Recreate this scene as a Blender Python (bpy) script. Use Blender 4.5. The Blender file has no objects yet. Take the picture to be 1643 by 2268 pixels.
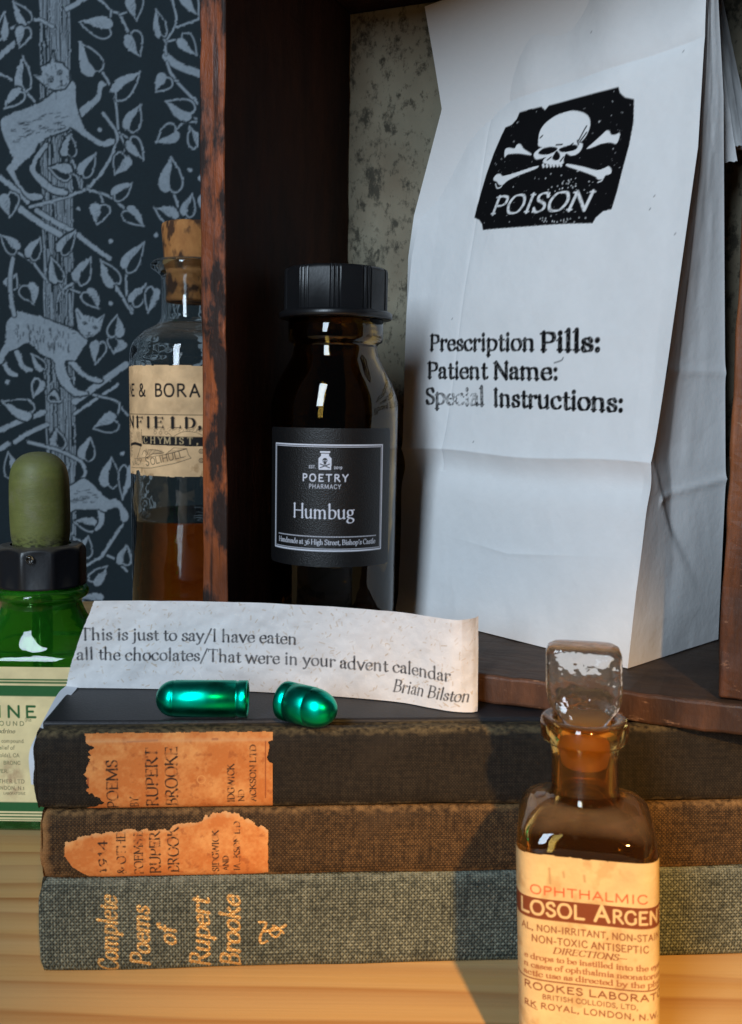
import bpy, bmesh, math
import numpy as np
from mathutils import Matrix, Vector

S = bpy.context.scene
COL = S.collection
R = math.radians

# ------------------------------------------------------------------ camera, light, exposure
PITCH, ROLL = R(6.3), R(0.7)
fw = Vector((0, math.cos(PITCH), -math.sin(PITCH)))
up0 = Vector((0, math.sin(PITCH), math.cos(PITCH)))
rt0 = Vector((1, 0, 0))
rt = rt0 * math.cos(ROLL) + up0 * math.sin(ROLL)
upv = up0 * math.cos(ROLL) - rt0 * math.sin(ROLL)
cd = bpy.data.cameras.new('camera')
cam = bpy.data.objects.new('camera', cd)
COL.objects.link(cam)
cd.sensor_fit = 'HORIZONTAL'
cd.sensor_width = 36
cd.lens = 36 * 2200 / 1643
cd.clip_start, cd.clip_end = 0.01, 50
m = Matrix((rt, upv, -fw)).transposed().to_4x4()
m.translation = Vector((0, 0, 0.14443))
cam.matrix_world = m
cd.dof.use_dof = True
cd.dof.focus_distance = 0.31
cd.dof.aperture_fstop = 52
S.camera = cam

W = bpy.data.worlds.new('World')
S.world = W
W.use_nodes = True
bg = W.node_tree.nodes['Background']
bg.inputs[0].default_value = (0.42, 0.52, 0.66, 1)
bg.inputs[1].default_value = 0.045

def aim(o, tgt):
    d = Vector(tgt) - o.location
    o.rotation_euler = d.to_track_quat('-Z', 'Y').to_euler()

def lamp(name, kind, loc, tgt, energy, color, **k):
    l = bpy.data.lights.new(name, kind)
    l.energy = energy
    l.color = color
    for a, b in k.items():
        setattr(l, a, b)
    o = bpy.data.objects.new(name, l)
    COL.objects.link(o)
    o.location = loc
    if tgt: aim(o, tgt)
    return o

lamp('window_light', 'AREA', (-0.60, -1.00, 0.84), (0.0, 0.33, 0.12), 23, (0.70, 0.85, 1.0),
     shape='RECTANGLE', size=0.32, size_y=1.10)
lamp('warm_lamp', 'SPOT', (0.125, -0.33, 0.40), (0.055, 0.19, -0.036), 31, (1.0, 0.55, 0.155),
     spot_size=R(29), spot_blend=1.0, shadow_soft_size=0.010)

S.view_settings.view_transform = 'Standard'
S.view_settings.look = 'None'
S.view_settings.exposure = 0
S.view_settings.gamma = 1
S.view_settings.use_curve_mapping = False
S.render.engine = 'CYCLES'
S.cycles.use_denoising = True
S.cycles.caustics_reflective = False
S.cycles.caustics_refractive = True
S.cycles.blur_glossy = 1.0
S.cycles.max_bounces = 14
S.cycles.transmission_bounces = 12
S.cycles.transparent_max_bounces = 12
S.cycles.sample_clamp_indirect = 4

# ------------------------------------------------------------------ numpy noise
def vnoise(x, y, seed=0):
    x = np.asarray(x, float); y = np.asarray(y, float)
    xi = np.floor(x).astype(np.int64); yi = np.floor(y).astype(np.int64)
    fx = x - xi; fy = y - yi
    fx = fx * fx * (3 - 2 * fx); fy = fy * fy * (3 - 2 * fy)
    def h(a, b):
        n = (a * 374761393 + b * 668265263 + seed * 1274126177) & 0xffffffff
        n = ((n ^ (n >> 13)) * 1274126177) & 0xffffffff
        return ((n ^ (n >> 16)) & 0xffff) / 65535.0
    return (h(xi, yi) * (1 - fx) + h(xi + 1, yi) * fx) * (1 - fy) + (h(xi, yi + 1) * (1 - fx) + h(xi + 1, yi + 1) * fx) * fy

def fbm(x, y, seed=0, octv=4):
    s = 0; a = 0.5; t = 0
    for i in range(octv):
        s = s + a * vnoise(x, y, seed + 17 * i); t += a
        x = x * 2.03 + 5.1; y = y * 2.03 + 9.7; a *= 0.5
    return s / t

def lin(r, g, b):
    f = lambda c: c / 12.92 if c <= 0.04045 else ((c + 0.055) / 1.055) ** 2.4
    return (f(r / 255), f(g / 255), f(b / 255))

# ------------------------------------------------------------------ pen lettering (own skeleton letters)
# l = straight stroke, c = curved stroke; f = foot serif, h = head serif, w = wedge, b = ball, v = arm tick
G = {}
def gl(ch, adv, spec): G[ch] = (adv, spec)
gl(' ', 230, '')
gl('A', 640, 'l 60,0 320,700;l 320,700 590,0;l 155,240 500,240;f 60,0;f 590,0')
gl('B', 560, 'l 110,700 110,0;c 110,700 300,695 420,620 410,440 280,370 110,368;c 110,368 340,368 480,280 470,100 330,10 110,0;h 90,700;f 90,0')
gl('C', 640, 'c 570,560 470,690 330,708 160,620 70,350 160,80 340,-8 480,20 590,140;v 572,690,-170')
gl('D', 700, 'l 110,700 110,0;c 110,700 300,700 520,620 630,350 520,80 300,0 110,0;h 90,700;f 90,0')
gl('E', 560, 'l 110,700 110,0;l 110,692 480,692;l 110,365 390,365;l 110,8 500,8;h 90,700;f 90,0;v 480,700,-150;v 500,0,150;v 390,425,-120')
gl('F', 530, 'l 110,700 110,0;l 110,692 470,692;l 110,350 380,350;h 90,700;f 110,0;v 470,700,-150;v 380,410,-120')
gl('G', 690, 'c 575,570 470,690 330,708 160,620 70,350 160,80 340,-8 480,15 590,90;l 590,90 590,300;h 590,300;v 577,690,-150')
gl('H', 730, 'l 110,700 110,0;l 610,700 610,0;l 110,365 610,365;h 110,700;f 110,0;h 610,700;f 610,0')
gl('I', 320, 'l 160,700 160,0;h 160,700;f 160,0')
gl('J', 380, 'c 230,700 230,400 230,80 190,-60 80,-110;h 230,700')
gl('K', 650, 'l 110,700 110,0;l 120,330 520,700;l 260,440 580,0;h 110,700;f 110,0;h 520,700;f 590,0')
gl('L', 530, 'l 110,700 110,0;l 110,8 490,8;h 110,700;f 90,0;v 490,0,170')
gl('M', 830, 'l 110,700 90,0;l 110,700 410,60;l 410,60 700,700;l 700,700 730,0;h 90,700;f 90,0;h 720,700;f 730,0')
gl('N', 720, 'l 120,700 120,0;l 120,700 600,0;l 600,0 600,700;h 90,700;f 120,0;h 600,700')
gl('O', 720, 'c 360,708 170,640 70,350 170,60 360,-8 550,60 650,350 550,640 360,708')
gl('P', 540, 'l 110,700 110,0;c 110,700 300,700 450,630 460,440 330,330 110,325;h 90,700;f 110,0')
gl('Q', 720, 'c 360,708 170,640 70,350 170,60 360,-8 550,60 650,350 550,640 360,708;l 400,120 640,-120')
gl('R', 610, 'l 110,700 110,0;c 110,700 300,700 440,640 445,460 320,365 110,360;l 270,365 560,0;h 90,700;f 110,0;f 570,0')
gl('S', 500, 'c 410,580 340,700 190,700 90,610 110,460 250,370 400,270 430,120 320,0 170,-5 70,120;v 412,690,-130;v 68,0,140')
gl('T', 600, 'l 300,700 300,0;l 50,692 550,692;f 300,0;v 50,700,-140;v 550,700,-140')
gl('U', 700, 'c 110,700 110,400 115,180 210,10 350,-8 490,20 580,180 590,400 590,700;h 110,700;h 590,700')
gl('V', 650, 'l 60,700 330,0;l 330,0 590,700;h 60,700;h 590,700')
gl('W', 900, 'l 50,700 260,0;l 260,0 450,640;l 450,640 650,0;l 650,0 850,700;h 50,700;h 850,700')
gl('X', 640, 'l 70,700 570,0;l 560,700 70,0;h 70,700;f 70,0;h 560,700;f 570,0')
gl('Y', 600, 'l 50,700 300,340;l 550,700 300,340;l 300,340 300,0;h 50,700;h 550,700;f 300,0')
gl('a', 420, 'c 80,345 130,420 230,420 295,340 295,260;c 295,260 292,120 298,60 330,5 400,25;c 292,262 150,225 65,130 95,15 200,10 292,90;b 85,335')
gl('b', 500, 'l 105,720 105,15;c 105,330 190,415 310,415 420,330 435,200 370,50 240,-8 105,25;w 105,720')
gl('c', 430, 'c 365,335 290,420 190,412 80,320 60,190 120,45 230,-8 320,15 390,85;b 358,340')
gl('d', 520, 'l 390,720 390,60;c 390,60 405,8 475,18;c 390,350 320,420 200,415 90,330 60,190 110,40 210,-8 310,20 390,90;w 390,720')
gl('e', 430, 'l 72,225 360,245;c 360,245 345,370 240,422 130,380 62,260 65,130 140,15 250,-8 330,25 392,90')
gl('f', 310, 'c 318,660 270,715 195,690 155,570 155,400;l 155,420 155,0;l 55,415 290,415;f 155,0;b 308,655')
gl('g', 460, 'c 220,420 115,400 78,290 120,180 220,150 320,190 352,290 310,395 220,420;c 130,170 80,100 130,45 270,20 395,-40 395,-140 290,-212 150,-212 62,-150 90,-50 180,12;c 330,390 380,425 440,425')
gl('h', 530, 'l 105,720 105,0;c 105,320 190,405 290,418 370,370 390,260;l 390,270 390,0;f 105,0;f 390,0;w 105,720')
gl('i', 260, 'l 130,425 130,0;f 130,0;w 130,425;b 128,615')
gl('j', 250, 'c 135,425 135,200 130,-80 80,-190 0,-205;w 135,425;b 133,615')
gl('k', 500, 'l 105,720 105,0;l 112,190 350,425;l 205,270 410,0;f 105,0;f 425,0;h 350,425;w 105,720')
gl('l', 250, 'l 122,720 122,0;f 122,0;w 122,720')
gl('m', 790, 'l 105,425 105,0;c 105,320 190,405 270,418 350,370 370,260;l 370,270 370,0;c 370,320 460,405 540,418 620,370 645,260;l 645,270 645,0;f 105,0;f 370,0;f 645,0;w 105,425')
gl('n', 530, 'l 105,425 105,0;c 105,320 190,405 290,418 370,370 390,260;l 390,270 390,0;f 105,0;f 390,0;w 105,425')
gl('o', 480, 'c 240,424 120,385 58,212 120,40 240,-6 360,40 422,212 360,385 240,424')
gl('p', 510, 'l 105,425 105,-220;c 105,330 190,415 310,415 425,330 440,200 370,45 240,-8 105,40;f 105,-220;w 105,425')
gl('q', 510, 'l 390,425 390,-220;c 390,350 320,420 200,415 90,330 60,190 110,40 210,-8 310,20 390,90;f 390,-220')
gl('r', 370, 'l 105,425 105,0;c 105,290 170,395 250,425 325,405;f 105,0;w 105,425;b 322,392')
gl('s', 370, 'c 305,345 240,422 150,415 85,345 110,265 215,210 305,140 285,35 185,-8 100,15 58,100')
gl('t', 310, 'c 150,540 150,300 150,90 185,0 250,0 305,45;l 50,412 285,412')
gl('u', 520, 'c 100,425 100,280 105,130 150,10 240,-5 330,40 390,110;l 390,425 390,50;c 390,50 405,8 465,15;w 100,425;w 390,425')
gl('v', 470, 'l 60,425 240,0;l 240,0 420,425;h 60,425;h 420,425')
gl('w', 700, 'l 50,425 205,0;l 205,0 350,400;l 350,400 500,0;l 500,0 650,425;h 50,425;h 650,425')
gl('x', 460, 'l 60,425 400,0;l 390,425 60,0;h 60,425;f 60,0;h 390,425;f 400,0')
gl('y', 460, 'l 60,425 245,10;c 410,425 260,60 180,-140 110,-210 50,-190;h 60,425;h 410,425')
gl('z', 420, 'l 60,415 360,415;l 360,415 50,8;l 50,8 370,8')
gl('0', 480, 'c 240,560 120,500 70,280 120,60 240,-8 360,60 410,280 360,500 240,560')
gl('1', 330, 'l 170,560 170,0;l 170,560 80,470;f 170,0')
gl('2', 460, 'c 80,430 130,550 240,560 370,470 330,300 180,130 70,8;l 70,8 400,8')
gl('3', 440, 'c 90,410 170,430 300,410 330,300 200,180;c 200,180 350,170 390,0 300,-150 150,-200 60,-160')
gl('6', 480, 'c 400,690 220,600 80,350 80,150 150,10 250,-8 380,60 410,210 340,370 230,400 110,320')
gl('9', 480, 'c 80,-150 260,-60 400,190 400,390 330,530 230,548 100,480 70,330 140,170 250,140 370,220')
gl('4', 480, 'l 330,560 330,-120;l 330,560 50,90;l 50,90 430,90')
gl('&', 680, 'c 590,320 520,130 360,10 180,-5 80,120 130,270 290,390 390,520 350,670 240,690 170,590 220,430 360,230 500,60 610,0;h 590,340')
gl('.', 210, 'b 100,40')
gl(',', 220, 'b 100,40;c 120,40 115,-50 60,-120')
gl(':', 230, 'b 110,45;b 110,370')
gl("'", 200, 'b 100,650;c 115,650 110,580 70,520')
gl('-', 330, 'l 60,250 270,250')
gl('_', 700, 'l 30,250 670,250')
gl('/', 420, 'l 30,-130 390,720')
gl('(', 300, 'c 240,760 130,600 90,300 130,0 240,-160')
gl(')', 300, 'c 60,760 170,600 210,300 170,0 60,-160')

def catmull(p, n=9):
    p = np.array(p, float)
    if len(p) == 2: return p
    closed = np.allclose(p[0], p[-1])
    q = np.vstack([p[-2] if closed else 2 * p[0] - p[1], p, p[1] if closed else 2 * p[-1] - p[-2]])
    out = []
    t = np.linspace(0, 1, n, endpoint=False)[:, None]
    for i in range(1, len(q) - 2):
        a, b, c, d = q[i - 1], q[i], q[i + 1], q[i + 2]
        out.append(0.5 * ((2 * b) + (-a + c) * t + (2 * a - 5 * b + 4 * c - d) * t ** 2 + (-a + 3 * b - 3 * c + d) * t ** 3))
    out.append(p[-1:])
    return np.vstack(out)

STY = {  # thick, thin, nib angle, serif half-length (0 = none)
    'serif': (84, 26, 20, 66), 'semi': (112, 44, 15, 80), 'bold': (135, 50, 12, 85), 'fat': (215, 40, 2, 110),
    'sans': (80, 80, 0, 0), 'sansb': (125, 125, 0, 0), 'light': (58, 58, 0, 0), 'caps': (112, 46, 20, 80), 'gilt': (125, 62, 18, 62), 'bagserif': (142, 52, 10, 84), 'bagbold': (155, 60, 10, 90), 'worn': (92, 46, 10, 60)}
_gc = {}
def glyph(ch, sty):
    """strokes of one letter as rows x0,y0,x1,y1,w0,w1"""
    k = (ch, sty)
    if k in _gc: return _gc[k]
    adv, spec = G.get(ch, G['o'])
    th, tn, nib, sf = STY[sty]
    nib = math.radians(nib)
    segs = []
    def run(p):
        d = np.diff(p, axis=0)
        ang = np.arctan2(d[:, 1], d[:, 0])
        w = tn + (th - tn) * np.abs(np.sin(ang - nib)) ** 1.3
        for i in range(len(d)):
            segs.append((*p[i], *p[i + 1], w[i], w[i]))
    for s in [x for x in spec.split(';') if x]:
        kind, *pts = s.split()
        pts = [tuple(float(v) for v in q.split(',')) for q in pts]
        if kind == 'l': run(np.array(pts))
        elif kind == 'c': run(catmull(pts))
        elif kind == 'b': segs.append((*pts[0], pts[0][0] + 1, pts[0][1], th * 1.12, th * 1.12))
        elif sf:
            x, y = pts[0][:2]
            if kind in 'fh':
                s1 = 1 if kind == 'f' else -1
                yy = y + s1 * tn * 0.5
                segs.append((x - sf, yy, x + sf, yy, tn, tn))
                segs.append((x - sf * .5, yy, x, yy + s1 * sf * .55, tn * .7, th * .7))
                segs.append((x + sf * .5, yy, x, yy + s1 * sf * .55, tn * .7, th * .7))
            elif kind == 'w':
                segs.append((x - sf * 1.15, y - sf * .75, x, y - 4, tn * .9, tn * 1.3))
                segs.append((x - sf * .5, y - sf * .62, x, y - sf * .6, tn, th * .9))
            elif kind == 'v':
                dy = pts[0][2]
                segs.append((x, y, x, y + dy, th * .55, tn * .8))
    r = (adv, np.array(segs) if segs else np.zeros((0, 6)))
    _gc[k] = r
    return r

class Canvas:
    """A printed sheet in millimetres, y up; kept as colours per grid point of the sheet's own mesh."""
    def __init__(s, w, h, step, color, x0=0, y0=0):
        s.w, s.h, s.step, s.x0, s.y0 = w, h, step, x0, y0
        s.nx, s.ny = int(round(w / step)) + 1, int(round(h / step)) + 1
        s.X, s.Y = np.meshgrid(x0 + np.arange(s.nx) * step, y0 + np.arange(s.ny) * step)
        s.c = np.ones((s.ny, s.nx, 3)) * np.array(color)
        s.wear = None
    def mask(s): return np.zeros((s.ny, s.nx))
    def put(s, m, color, k=1.0):
        m = np.clip(m, 0, 1) * k
        if s.wear is not None: m = m * s.wear
        s.c = s.c * (1 - m[..., None]) + np.array(color) * m[..., None]
    def segs(s, m, a):
        """a: rows x0,y0,x1,y1,w0,w1 in mm, max-ed into mask m"""
        st = s.step
        for x0, y0, x1, y1, w0, w1 in a:
            pad = max(w0, w1) / 2 + st
            i0 = max(0, int((min(x0, x1) - pad - s.x0) / st)); i1 = min(s.nx, int((max(x0, x1) + pad - s.x0) / st) + 2)
            j0 = max(0, int((min(y0, y1) - pad - s.y0) / st)); j1 = min(s.ny, int((max(y0, y1) + pad - s.y0) / st) + 2)
            if i0 >= i1 or j0 >= j1: continue
            X = s.x0 + np.arange(i0, i1) * st - x0; Y = (s.y0 + np.arange(j0, j1) * st - y0)[:, None]
            dx, dy = x1 - x0, y1 - y0
            t = np.clip((X * dx + Y * dy) / (dx * dx + dy * dy + 1e-12), 0, 1)
            d = np.hypot(X - t * dx, Y - t * dy)
            cov = np.clip(0.5 + ((w0 + (w1 - w0) * t) / 2 - d) / st, 0, 1)
            v = m[j0:j1, i0:i1]
            np.maximum(v, cov, out=v)
    def line(s, pts, w, color, smooth=False, k=1.0):
        p = catmull(pts) if smooth else np.array(pts, float)
        m = s.mask()
        s.segs(m, [(*p[i], *p[i + 1], w, w) for i in range(len(p) - 1)])
        s.put(m, color, k)
    def polymask(s, pts):
        p = np.array(pts, float)
        st = s.step
        i0 = max(0, int((p[:, 0].min() - s.x0) / st) - 1); i1 = min(s.nx, int((p[:, 0].max() - s.x0) / st) + 3)
        j0 = max(0, int((p[:, 1].min() - s.y0) / st) - 1); j1 = min(s.ny, int((p[:, 1].max() - s.y0) / st) + 3)
        m = s.mask()
        if i0 >= i1 or j0 >= j1: return m
        acc = 0
        for ox in (-.25, .25):
            for oy in (-.25, .25):
                X = s.X[j0:j1, i0:i1] + ox * st; Y = s.Y[j0:j1, i0:i1] + oy * st
                ins = np.zeros(X.shape, bool)
                for k in range(len(p)):
                    (xa, ya), (xb, yb) = p[k], p[(k + 1) % len(p)]
                    if ya == yb: continue
                    c = (ya > Y) != (yb > Y)
                    ins ^= c & (X < (xb - xa) * (Y - ya) / (yb - ya) + xa)
                acc = acc + ins * .25
        m[j0:j1, i0:i1] = acc
        return m
    def poly(s, pts, color, smooth=False, k=1.0):
        if smooth: pts = catmull(list(pts) + [pts[0]], 5)[:-1]
        s.put(s.polymask(pts), color, k)
    def text(s, t, x, y, size, color, sty='serif', width=None, slant=0, rot=0, track=0, align='l', k=1.0, weight=1.0, sy=1.0, wear=None, capk=1.0):
        """x,y = start of the baseline; size = mm per 1000 units; width = stretch the line to so many mm"""
        ck = lambda c: capk if (c.isupper() or c.isdigit()) else 1.0
        adv = sum(glyph(c, sty)[0] * ck(c) + track for c in t) - track
        sx = size / 1000; syy = size / 1000 * sy
        if width: sx = width / adv
        if align == 'c': ox = -adv * sx / 2
        elif align == 'r': ox = -adv * sx
        else: ox = 0
        ca, sa = math.cos(R(rot)), math.sin(R(rot))
        m = s.mask(); pen = 0
        ws = (sx * .4 + syy * .6) * weight
        for c in t:
            a, g = glyph(c, sty)
            if len(g):
                g = g.copy(); g[:, :4] *= ck(c)
                q = np.zeros_like(g)
                for i in (0, 2):
                    px = (g[:, i] + pen + slant * g[:, i + 1]) * sx + ox; py = g[:, i + 1] * syy
                    q[:, i] = x + ca * px - sa * py; q[:, i + 1] = y + sa * px + ca * py
                q[:, 4:] = np.maximum(g[:, 4:] * ws, s.step * .55)
                s.segs(m, q)
            pen += a * ck(c) + track
        if wear is not None: m = m * wear
        s.put(m, color, k)
    def mottle(s, amp, scale, seed, tint=(1, 1, 1)):
        n = fbm(s.X / scale, s.Y / scale, seed) - .5
        s.c = np.clip(s.c * (1 + amp * n[..., None] * np.array(tint)), 0, 1)

# ------------------------------------------------------------------ materials
class NT:
    def __init__(s, name):
        s.m = bpy.data.materials.new(name); s.m.use_nodes = True
        s.t = s.m.node_tree; s.bsdf = s.t.nodes['Principled BSDF']; s.out = s.t.nodes['Material Output']
    def n(s, typ, ins=None, **props):
        o = s.t.nodes.new(typ)
        for k, v in props.items(): setattr(o, k, v)
        for k, v in (ins or {}).items(): s.set(o.inputs[k], v)
        return o
    def set(s, sock, v):
        if isinstance(v, bpy.types.NodeSocket): s.t.links.new(v, sock)
        elif isinstance(v, bpy.types.Node): s.t.links.new(v.outputs[0], sock)
        else:
            if isinstance(v, tuple) and len(v) == 3 and sock.type == 'RGBA': v = (*v, 1)
            sock.default_value = v
    def b(s, **k):
        for a, v in k.items(): s.set(s.bsdf.inputs[a.replace('_', ' ')], v)
        return s
    def obj(s, scale=(1, 1, 1), loc=(0, 0, 0)):
        tc = s.n('ShaderNodeTexCoord')
        mp = s.n('ShaderNodeMapping', {'Scale': scale, 'Location': loc, 'Vector': tc.outputs['Object']})
        return mp.outputs[0]
    def noise(s, vec, scale, detail=4, rough=.55, dist=0):
        o = s.n('ShaderNodeTexNoise', {'Vector': vec, 'Scale': scale, 'Detail': detail, 'Roughness': rough, 'Distortion': dist})
        return o.outputs['Fac']
    def ramp(s, fac, stops, interp='LINEAR'):
        o = s.n('ShaderNodeValToRGB', {'Fac': fac})
        o.color_ramp.interpolation = interp
        e = o.color_ramp.elements
        while len(e) < len(stops): e.new(0.5)
        for k, (p, c) in zip(e, stops):
            k.position = p
            k.color = (c, c, c, 1) if isinstance(c, (int, float)) else (*c, 1)
        return o.outputs[0]
    def mix(s, fac, a, b, mode='MIX'):
        o = s.n('ShaderNodeMix', data_type='RGBA', blend_type=mode)
        s.set(o.inputs[0], fac); s.set(o.inputs[6], a); s.set(o.inputs[7], b)
        return o.outputs[2]
    def math(s, op, a, b=0.5):
        o = s.n('ShaderNodeMath', operation=op); s.set(o.inputs[0], a); s.set(o.inputs[1], b)
        return o.outputs[0]
    def bump(s, h, strength=.3, dist=.0005, normal=None):
        o = s.n('ShaderNodeBump', {'Height': h, 'Strength': strength, 'Distance': dist})
        if normal is not None: s.set(o.inputs['Normal'], normal)
        return o.outputs[0]

def m_print(name, rough=.85, bump=.25, bscale=900, spec=.3):
    """paper whose printing is stored on its own points"""
    t = NT(name)
    at = t.n('ShaderNodeAttribute', attribute_name='print')
    v = t.obj()
    t.b(Base_Color=at.outputs['Color'], Roughness=rough, Specular_IOR_Level=spec,
        Normal=t.bump(t.noise(v, bscale, 5), bump, .0004))
    return t.m

def m_plain(name, col, rough=.6, metal=0, spec=.5, var=.25, nscale=120, bump=.1, bscale=600):
    t = NT(name); v = t.obj()
    n = t.noise(v, nscale, 5)
    c = t.mix(n, tuple(x * (1 - var) for x in col), tuple(min(1, x * (1 + var)) for x in col))
    t.b(Base_Color=c, Roughness=rough, Metallic=metal, Specular_IOR_Level=spec, Normal=t.bump(t.noise(v, bscale, 4), bump, .0004))
    return t.m

def m_crate(name, face):
    t = NT(name)
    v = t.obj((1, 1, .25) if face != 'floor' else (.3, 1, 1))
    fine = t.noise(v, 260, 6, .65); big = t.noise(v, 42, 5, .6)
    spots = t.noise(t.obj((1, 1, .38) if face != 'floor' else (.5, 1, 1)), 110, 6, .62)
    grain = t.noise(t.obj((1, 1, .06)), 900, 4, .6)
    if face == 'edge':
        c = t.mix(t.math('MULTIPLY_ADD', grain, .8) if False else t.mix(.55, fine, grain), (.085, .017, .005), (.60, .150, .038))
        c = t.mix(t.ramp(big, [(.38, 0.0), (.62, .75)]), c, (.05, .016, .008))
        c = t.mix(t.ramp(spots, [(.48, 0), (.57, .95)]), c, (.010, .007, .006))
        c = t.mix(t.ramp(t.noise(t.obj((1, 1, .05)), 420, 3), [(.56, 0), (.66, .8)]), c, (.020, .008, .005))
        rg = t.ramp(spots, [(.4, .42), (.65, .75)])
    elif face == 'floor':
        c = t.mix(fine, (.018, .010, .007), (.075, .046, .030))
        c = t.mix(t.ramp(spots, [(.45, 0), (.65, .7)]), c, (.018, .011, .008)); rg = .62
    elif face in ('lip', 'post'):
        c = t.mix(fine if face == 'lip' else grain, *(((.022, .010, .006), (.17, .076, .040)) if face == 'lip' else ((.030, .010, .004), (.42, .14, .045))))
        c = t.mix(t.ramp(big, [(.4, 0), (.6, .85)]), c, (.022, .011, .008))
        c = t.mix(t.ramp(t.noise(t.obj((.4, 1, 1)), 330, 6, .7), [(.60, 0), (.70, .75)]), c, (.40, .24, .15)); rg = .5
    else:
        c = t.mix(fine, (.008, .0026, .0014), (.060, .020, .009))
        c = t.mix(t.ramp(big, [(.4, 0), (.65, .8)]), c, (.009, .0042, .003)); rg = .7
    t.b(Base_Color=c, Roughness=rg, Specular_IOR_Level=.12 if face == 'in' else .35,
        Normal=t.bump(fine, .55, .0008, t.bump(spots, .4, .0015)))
    return t.m

def m_cloth(name, a, b, pitch, wear=None, gilt=False, strength=.8, rough=.8, fray=None, H=None, edge=None):
    """woven book cloth: warp and weft threads at a pitch in metres"""
    t = NT(name)
    tc = t.n('ShaderNodeTexCoord')
    nz = t.n('ShaderNodeTexNoise', {'Vector': tc.outputs['Object'], 'Scale': 900, 'Detail': 2})
    ad = t.n('ShaderNodeVectorMath', {0: nz.outputs['Color'], 1: (pitch * .35,) * 3}, operation='MULTIPLY')
    ad = t.n('ShaderNodeVectorMath', {0: tc.outputs['Object'], 1: ad.outputs[0]}, operation='ADD')
    sp = t.n('ShaderNodeSeparateXYZ', {0: ad.outputs[0]})
    k = math.pi / pitch
    yz = t.math('ADD', sp.outputs['Z'], sp.outputs['Y'])
    sx = t.math('SINE', t.math('MULTIPLY', sp.outputs['X'], k))
    sz = t.math('SINE', t.math('MULTIPLY', yz, k * .9))
    ch = t.math('MULTIPLY', sx, sz)                      # checker of over / under
    ax = t.math('ABSOLUTE', sx); az = t.math('ABSOLUTE', sz)
    over = t.math('MULTIPLY_ADD', ch, .5); t.set(over.node.inputs[2], .5)
    h = t.math('MULTIPLY', t.math('POWER', t.math('MAXIMUM', ax, az), 1.0), t.math('MULTIPLY_ADD', over, .6))
    t.set(h.node.inputs[1].links[0].from_node.inputs[2], .4)
    v = tc.outputs['Object']
    n1 = t.noise(v, 60, 5); n2 = t.noise(v, 700, 3)
    tx_ = t.noise(t.obj((90, 2200, 2200)), 1.0, 2); tz_ = t.noise(t.obj((2200, 90, 90)), 1.0, 2)
    thr = t.ramp(t.math('MULTIPLY', tx_, tz_), [(.14, .45), (.36, 1.5)])
    f = t.math('MULTIPLY', t.math('MULTIPLY', t.math('POWER', h, 1.5), thr), t.ramp(n2, [(.3, .35), (.7, 1.5)]))
    c = t.mix(f, a, b)
    c = t.mix(t.ramp(n1, [(.3, .0), (.75, .45)]), c, tuple(x * .55 for x in a))
    if wear:
        c = t.mix(t.ramp(t.noise(v, 38, 6, .7), [(.55, 0), (.74, .8)]), c, wear)
    if edge:
        zz_ = t.math('ABSOLUTE', t.math('SUBTRACT', sp.outputs['Z'], H / 2))
        ef = t.n('ShaderNodeMapRange', {'Value': t.math('ADD', zz_, t.math('MULTIPLY', t.noise(v, 300, 4), .0024)), 'From Min': H / 2 - .0004, 'From Max': H / 2 + .0010, 'To Min': 0, 'To Max': 1}).outputs[0]
        c = t.mix(t.math('MULTIPLY', ef, t.ramp(n2, [(.35, .1), (.65, .9)])), c, edge)
    if fray:
        xx = t.math('ADD', sp.outputs['X'], t.math('MULTIPLY', t.noise(v, 420, 4), .004))
        fr_ = t.n('ShaderNodeMapRange', {'Value': xx, 'From Min': .0052, 'From Max': .0030, 'To Min': 0, 'To Max': .9}).outputs[0]
        c = t.mix(fr_, c, t.mix(t.noise(v, 900, 3), tuple(x * .35 for x in fray), fray))
    met, rg = 0, rough
    nrm = t.bump(h, strength, pitch * .5)
    if gilt:
        at = t.n('ShaderNodeAttribute', attribute_name='print')
        g = t.math('MULTIPLY', at.outputs['Fac'], t.ramp(f, [(.02, .65), (.2, 1)]))
        c = t.mix(g, c, (.66, .42, .16))
        met = t.math('MULTIPLY', g, .6); rg = t.math('MULTIPLY_ADD', g, -.36); t.set(rg.node.inputs[2], rough)
    t.b(Base_Color=c, Roughness=rg, Metallic=met, Specular_IOR_Level=.25, Normal=nrm)
    return t.m

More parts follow.
